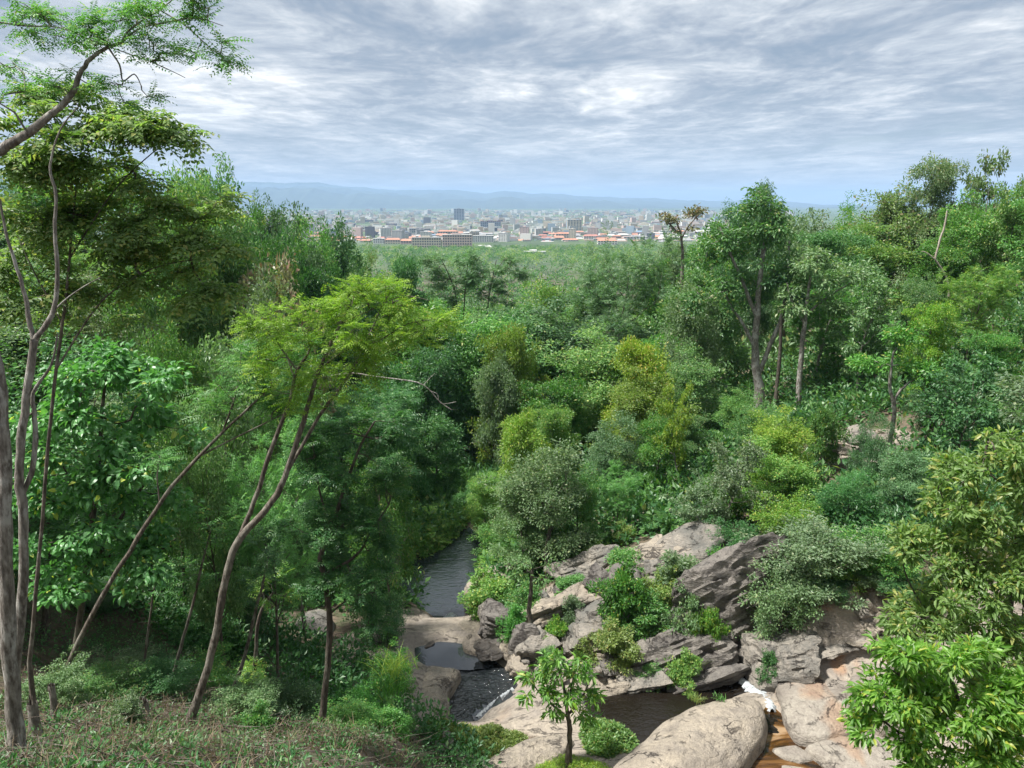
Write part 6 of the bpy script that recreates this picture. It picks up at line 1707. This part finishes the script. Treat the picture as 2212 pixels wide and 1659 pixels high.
def building(x, y, w, d, h, rz, wall, roof, rkind, label, group=None, st=None, cols=None, parts=False, name='building', z=PLAIN):
    if parts:
        e = empty(name, (x, y, z), rz)
        tag(e, label, 'building', group)
        V, F = box_geo(-w / 2, w / 2, -d / 2, d / 2, -1, h)
        mob('wall', np_mesh('wall', V, F, [WM[wall]]), e)
        if rkind == 'gable':
            V, F4, F3 = gable_geo(w, d, h + .01, min(w, d) * .22)
            mob('roof', np_mesh('roof', V, [F4, F3], [RM[roof]]), e)
        else:
            V, F = box_geo(-w / 2 - .4, w / 2 + .4, -d / 2 - .4, d / 2 + .4, h + .01, h + 1.2)
            r = mob('roof', np_mesh('roof', V, F, [RM[roof]]), e)
            V, F = box_geo(-w * .18, w * .12, -d * .2, d * .2, h + 1.21, h + 4.5)
            mob('roof_house', np_mesh('roof_house', V, F, [WM[wall]]), r)
        # window by window: one shared pane for every opening of the front
        ww, hh = w / cols * .62, h / st * .5
        pv = np.array([(-ww / 2, 0, 0), (ww / 2, 0, 0), (ww / 2, 0, hh), (-ww / 2, 0, hh), (-ww / 2, .3, 0), (ww / 2, .3, 0), (ww / 2, .3, hh), (-ww / 2, .3, hh)])
        pf = np.array([(0, 1, 2, 3), (1, 5, 6, 2), (4, 0, 3, 7), (3, 2, 6, 7), (0, 4, 5, 1)])
        pm = np_mesh('window', pv, pf, [GLASS])
        for s in range(st):
            for c in range(cols):
                mob('window', pm, e, (-w / 2 + (c + .5) * w / cols, -d / 2 - .25, (s + .32) * h / st))
        return e
    V, F = box_geo(-w / 2, w / 2, -d / 2, d / 2, -1, h)
    if rkind == 'gable':
        V2, F4, F3 = gable_geo(w, d, h + .01, min(w, d) * .25)
        q = len(V)
        me = [V, V2]; Fs4 = np.concatenate([F, F4 + q]); F3 = F3 + q
        mi = [0] * len(F) + [1] * len(F4) + [1] * 2
        Vv = np.concatenate(me); Fs = [Fs4, F3]
    else:
        V2, F2 = box_geo(-w / 2 - .3, w / 2 + .3, -d / 2 - .3, d / 2 + .3, h + .01, h + 1.0)
        V3, F3_ = box_geo(-w * .15, w * .15, -d * .2, d * .2, h + 1.01, h + 3.6)
        Vv = np.concatenate([V, V2, V3]); Fs = [np.concatenate([F, F2 + 8, F3_ + 16])]
        mi = [0] * 5 + [1] * 5 + [0] * 5
    mats = [WM[wall], RM[roof], GLASS]
    if st:
        # strips of windows, storey by storey
        q = len(Vv); wv, wf = wall_windows(w, d, h, st, cols, None)
        Vv = np.concatenate([Vv, wv])
        Fs[0] = np.concatenate([Fs[0], wf + q]) if len(Fs) == 1 else np.concatenate([Fs[0], wf + q])
        if len(Fs) == 1: mi = mi + [2] * len(wf)
        else: mi = [0] * 5 + [1] * 2 + [2] * len(wf) + [1] * 2
    o = mob(name, np_mesh(name, Vv, Fs, mats, mat_idx=mi), None, (x, y, z))
    o.rotation_euler = (0, 0, rz)
    return tag(o, label, 'building', group)
def hero(vx0, vx1, vtop, vbase, wall, roof, rkind, label, st, cols, rz=0.0, d=22, name='building'):
    p = at_z((vx0 + vx1) / 2, vbase, PLAIN)
    m = px_m((vx0 + vx1) / 2, vbase, p[1])
    w = (vx1 - vx0) * m; h = max((vbase - vtop) * m, 4)
    return building(p[0], p[1], w, d, h, rz, wall, roof, rkind, label, 'buildings at the front of the city', st, cols, True, name)
hero(892, 954, 514, 546, 'cream', 'grey', 'flat', 'long cream building with rows of windows at the front of the city', 6, 12)
hero(957, 1020, 508, 546, 'pink', 'pale', 'flat', 'wide pink and white building with a grid of windows next to the long cream one', 7, 12)
hero(1022, 1066, 510, 531, 'white', 'pale', 'flat', 'white slab building right of the wide pink building', 5, 9)
hero(981, 1003, 452, 476, 'slate', 'grey', 'flat', 'dark tower standing above the middle of the city', 8, 4, d=30)
hero(1038, 1082, 478, 493, 'slate', 'red', 'flat', 'low wide dark building in the middle of the city', 4, 10)
hero(808, 832, 516, 534, 'white', 'pale', 'flat', 'white block with two storeys at the left front of the city', 4, 5)
hero(834, 866, 518, 534, 'cream', 'orange', 'gable', 'orange roofed house left of the long cream building', 3, 6)
hero(867, 890, 520, 536, 'pink', 'orange', 'gable', 'small orange roofed house touching the long cream building', 3, 4)
hero(946, 990, 500, 512, 'tan', 'orange', 'gable', 'long orange roof just above the wide pink building', 2, 8)
hero(1128, 1178, 544, 562, 'white', 'pale', 'flat', 'low white building among the trees in front of the city', 3, 8)
hero(1030, 1062, 534, 545, 'white', 'pale', 'gable', 'white hall with a pale gabled roof among the front trees', 2, 6)
hero(1225, 1256, 476, 500, 'cream', 'grey', 'flat', 'cream tower block right of the middle of the city', 8, 5)
hero(1290, 1332, 520, 538, 'white', 'orange', 'gable', 'white building with an orange roof at the right front of the city', 4, 7)
hero(1200, 1240, 505, 519, 'pink', 'orange', 'gable', 'pinkish building with an orange roof right of the front white slab', 3, 7)
hero(1260, 1292, 510, 522, 'white', 'red', 'gable', 'white house with a red roof near the right front of the city', 3, 6)
hero(885, 930, 494, 506, 'grey', 'grey', 'flat', 'long grey building behind the long cream one', 3, 10)
hero(1346, 1400, 512, 524, 'white', 'grey', 'flat', 'long pale building half hidden by the tall dark feathery tree', 3, 8)
def city():
    rng = np.random.RandomState(91)
    group = 'buildings of the hazy city'
    made = 0
    taken = []
    rest_V, rest_F, rest_mi, o = [], [], [], 0
    cand = []
    for k in range(3600):
        y = 2230 * (11500 / 2230.0) ** (rng.uniform() ** 1.15)
        vx = rng.uniform(470, 1700)
        cand.append((y, vx))
    cand.sort()
    names = {'white': 'white', 'cream': 'cream', 'grey': 'grey', 'pink': 'pinkish', 'dark': 'dark', 'tan': 'tan', 'blue': 'bluish'}
    for y, vx in cand:
        x = (vx - 1106) / FV * y
        tower = rng.uniform() < .12
        w = rng.uniform(14, 44) * (1 + y / 16000); d = rng.uniform(12, 24)
        h = rng.uniform(16, 42) if tower else rng.uniform(6, 15)
        if tower: w = rng.uniform(16, 30) * (1 + y / 16000)
        wall = rng.choice(['white', 'cream', 'grey', 'pink', 'dark', 'tan', 'blue'], p=[.36, .17, .14, .12, .06, .09, .06])
        gable = (not tower) and rng.uniform() < .55
        roof = rng.choice(['orange', 'red', 'grey', 'blue', 'pale'], p=[.42, .14, .18, .06, .20]) if gable else rng.choice(['grey', 'pale'])
        if any(abs(x - a) < (w + ww) * .55 and abs(y - b) < 26 for a, b, ww in taken[-120:]): continue
        rz = rng.uniform(-.35, .35)
        if made < 240 and 660 < vx < 1520 and rng.uniform() < (0.75 if y < 4200 else .3):
            kind = ('tower' if tower else ('house' if h < 10 and gable else 'building'))
            shape = 'tall' if tower else ('low' if h < 9 else 'mid height')
            lab = f"{shape} {names[wall]} {kind} with {'an' if roof == 'orange' else 'a'} {roof} {'pitched' if gable else 'flat'} roof in the hazy city"
            st = max(2, int(h / 3.4)); cols = max(3, int(w / 4.5))
            building(x, y, w, d, h, rz, wall, roof, 'gable' if gable else 'flat', lab, group, st if y < 5000 else None, cols)
            taken.append((x, y, w)); made += 1
        else:
            taken.append((x, y, w))
            V, F = box_geo(-w / 2, w / 2, -d / 2, d / 2, -1, h)
            c, s = math.cos(rz), math.sin(rz)
            Vr = np.stack([V[:, 0] * c - V[:, 1] * s + x, V[:, 0] * s + V[:, 1] * c + y, V[:, 2] + PLAIN], 1)
            if gable:
                Vr[4:, 2] -= 0
            rest_V.append(Vr); rest_F.append(F + o); o += 8
            wi = list(WALLS).index(wall); ri = len(WALLS) + list(ROOFS).index(roof)
            rest_mi += [wi] * 4 + [ri]
    tag(mob('distant_city', np_mesh('distant_city', np.concatenate(rest_V), np.concatenate(rest_F), list(WM.values()) + list(RM.values()), mat_idx=rest_mi)), kind='stuff')
    print('city', made, len(rest_V))
city()

# ------------------------------------------------------------------ haze over the whole place, the sky outside it
HAZE_D = 0.000056
def haze():
    m = bpy.data.materials.new('haze_air')
    m.use_nodes = True
    m.node_tree.nodes.clear()
    t = NT(m.node_tree)
    out = t.n('ShaderNodeOutputMaterial')
    pv = t.n('ShaderNodeVolumePrincipled', ins={'Color': (0.45, 0.68, 1.0, 1), 'Density': HAZE_D, 'Anisotropy': 0.0})
    t.set(out, 'Volume', pv.outputs[0])
    s = 36500
    V, F = box_geo(-s, s, -s, s, -110, 500)
    F = np.concatenate([F, [(0, 2, 3, 1)]])
    o = mob('haze', np_mesh('haze', V, F, [m]))
    tag(o, kind='stuff')
haze()
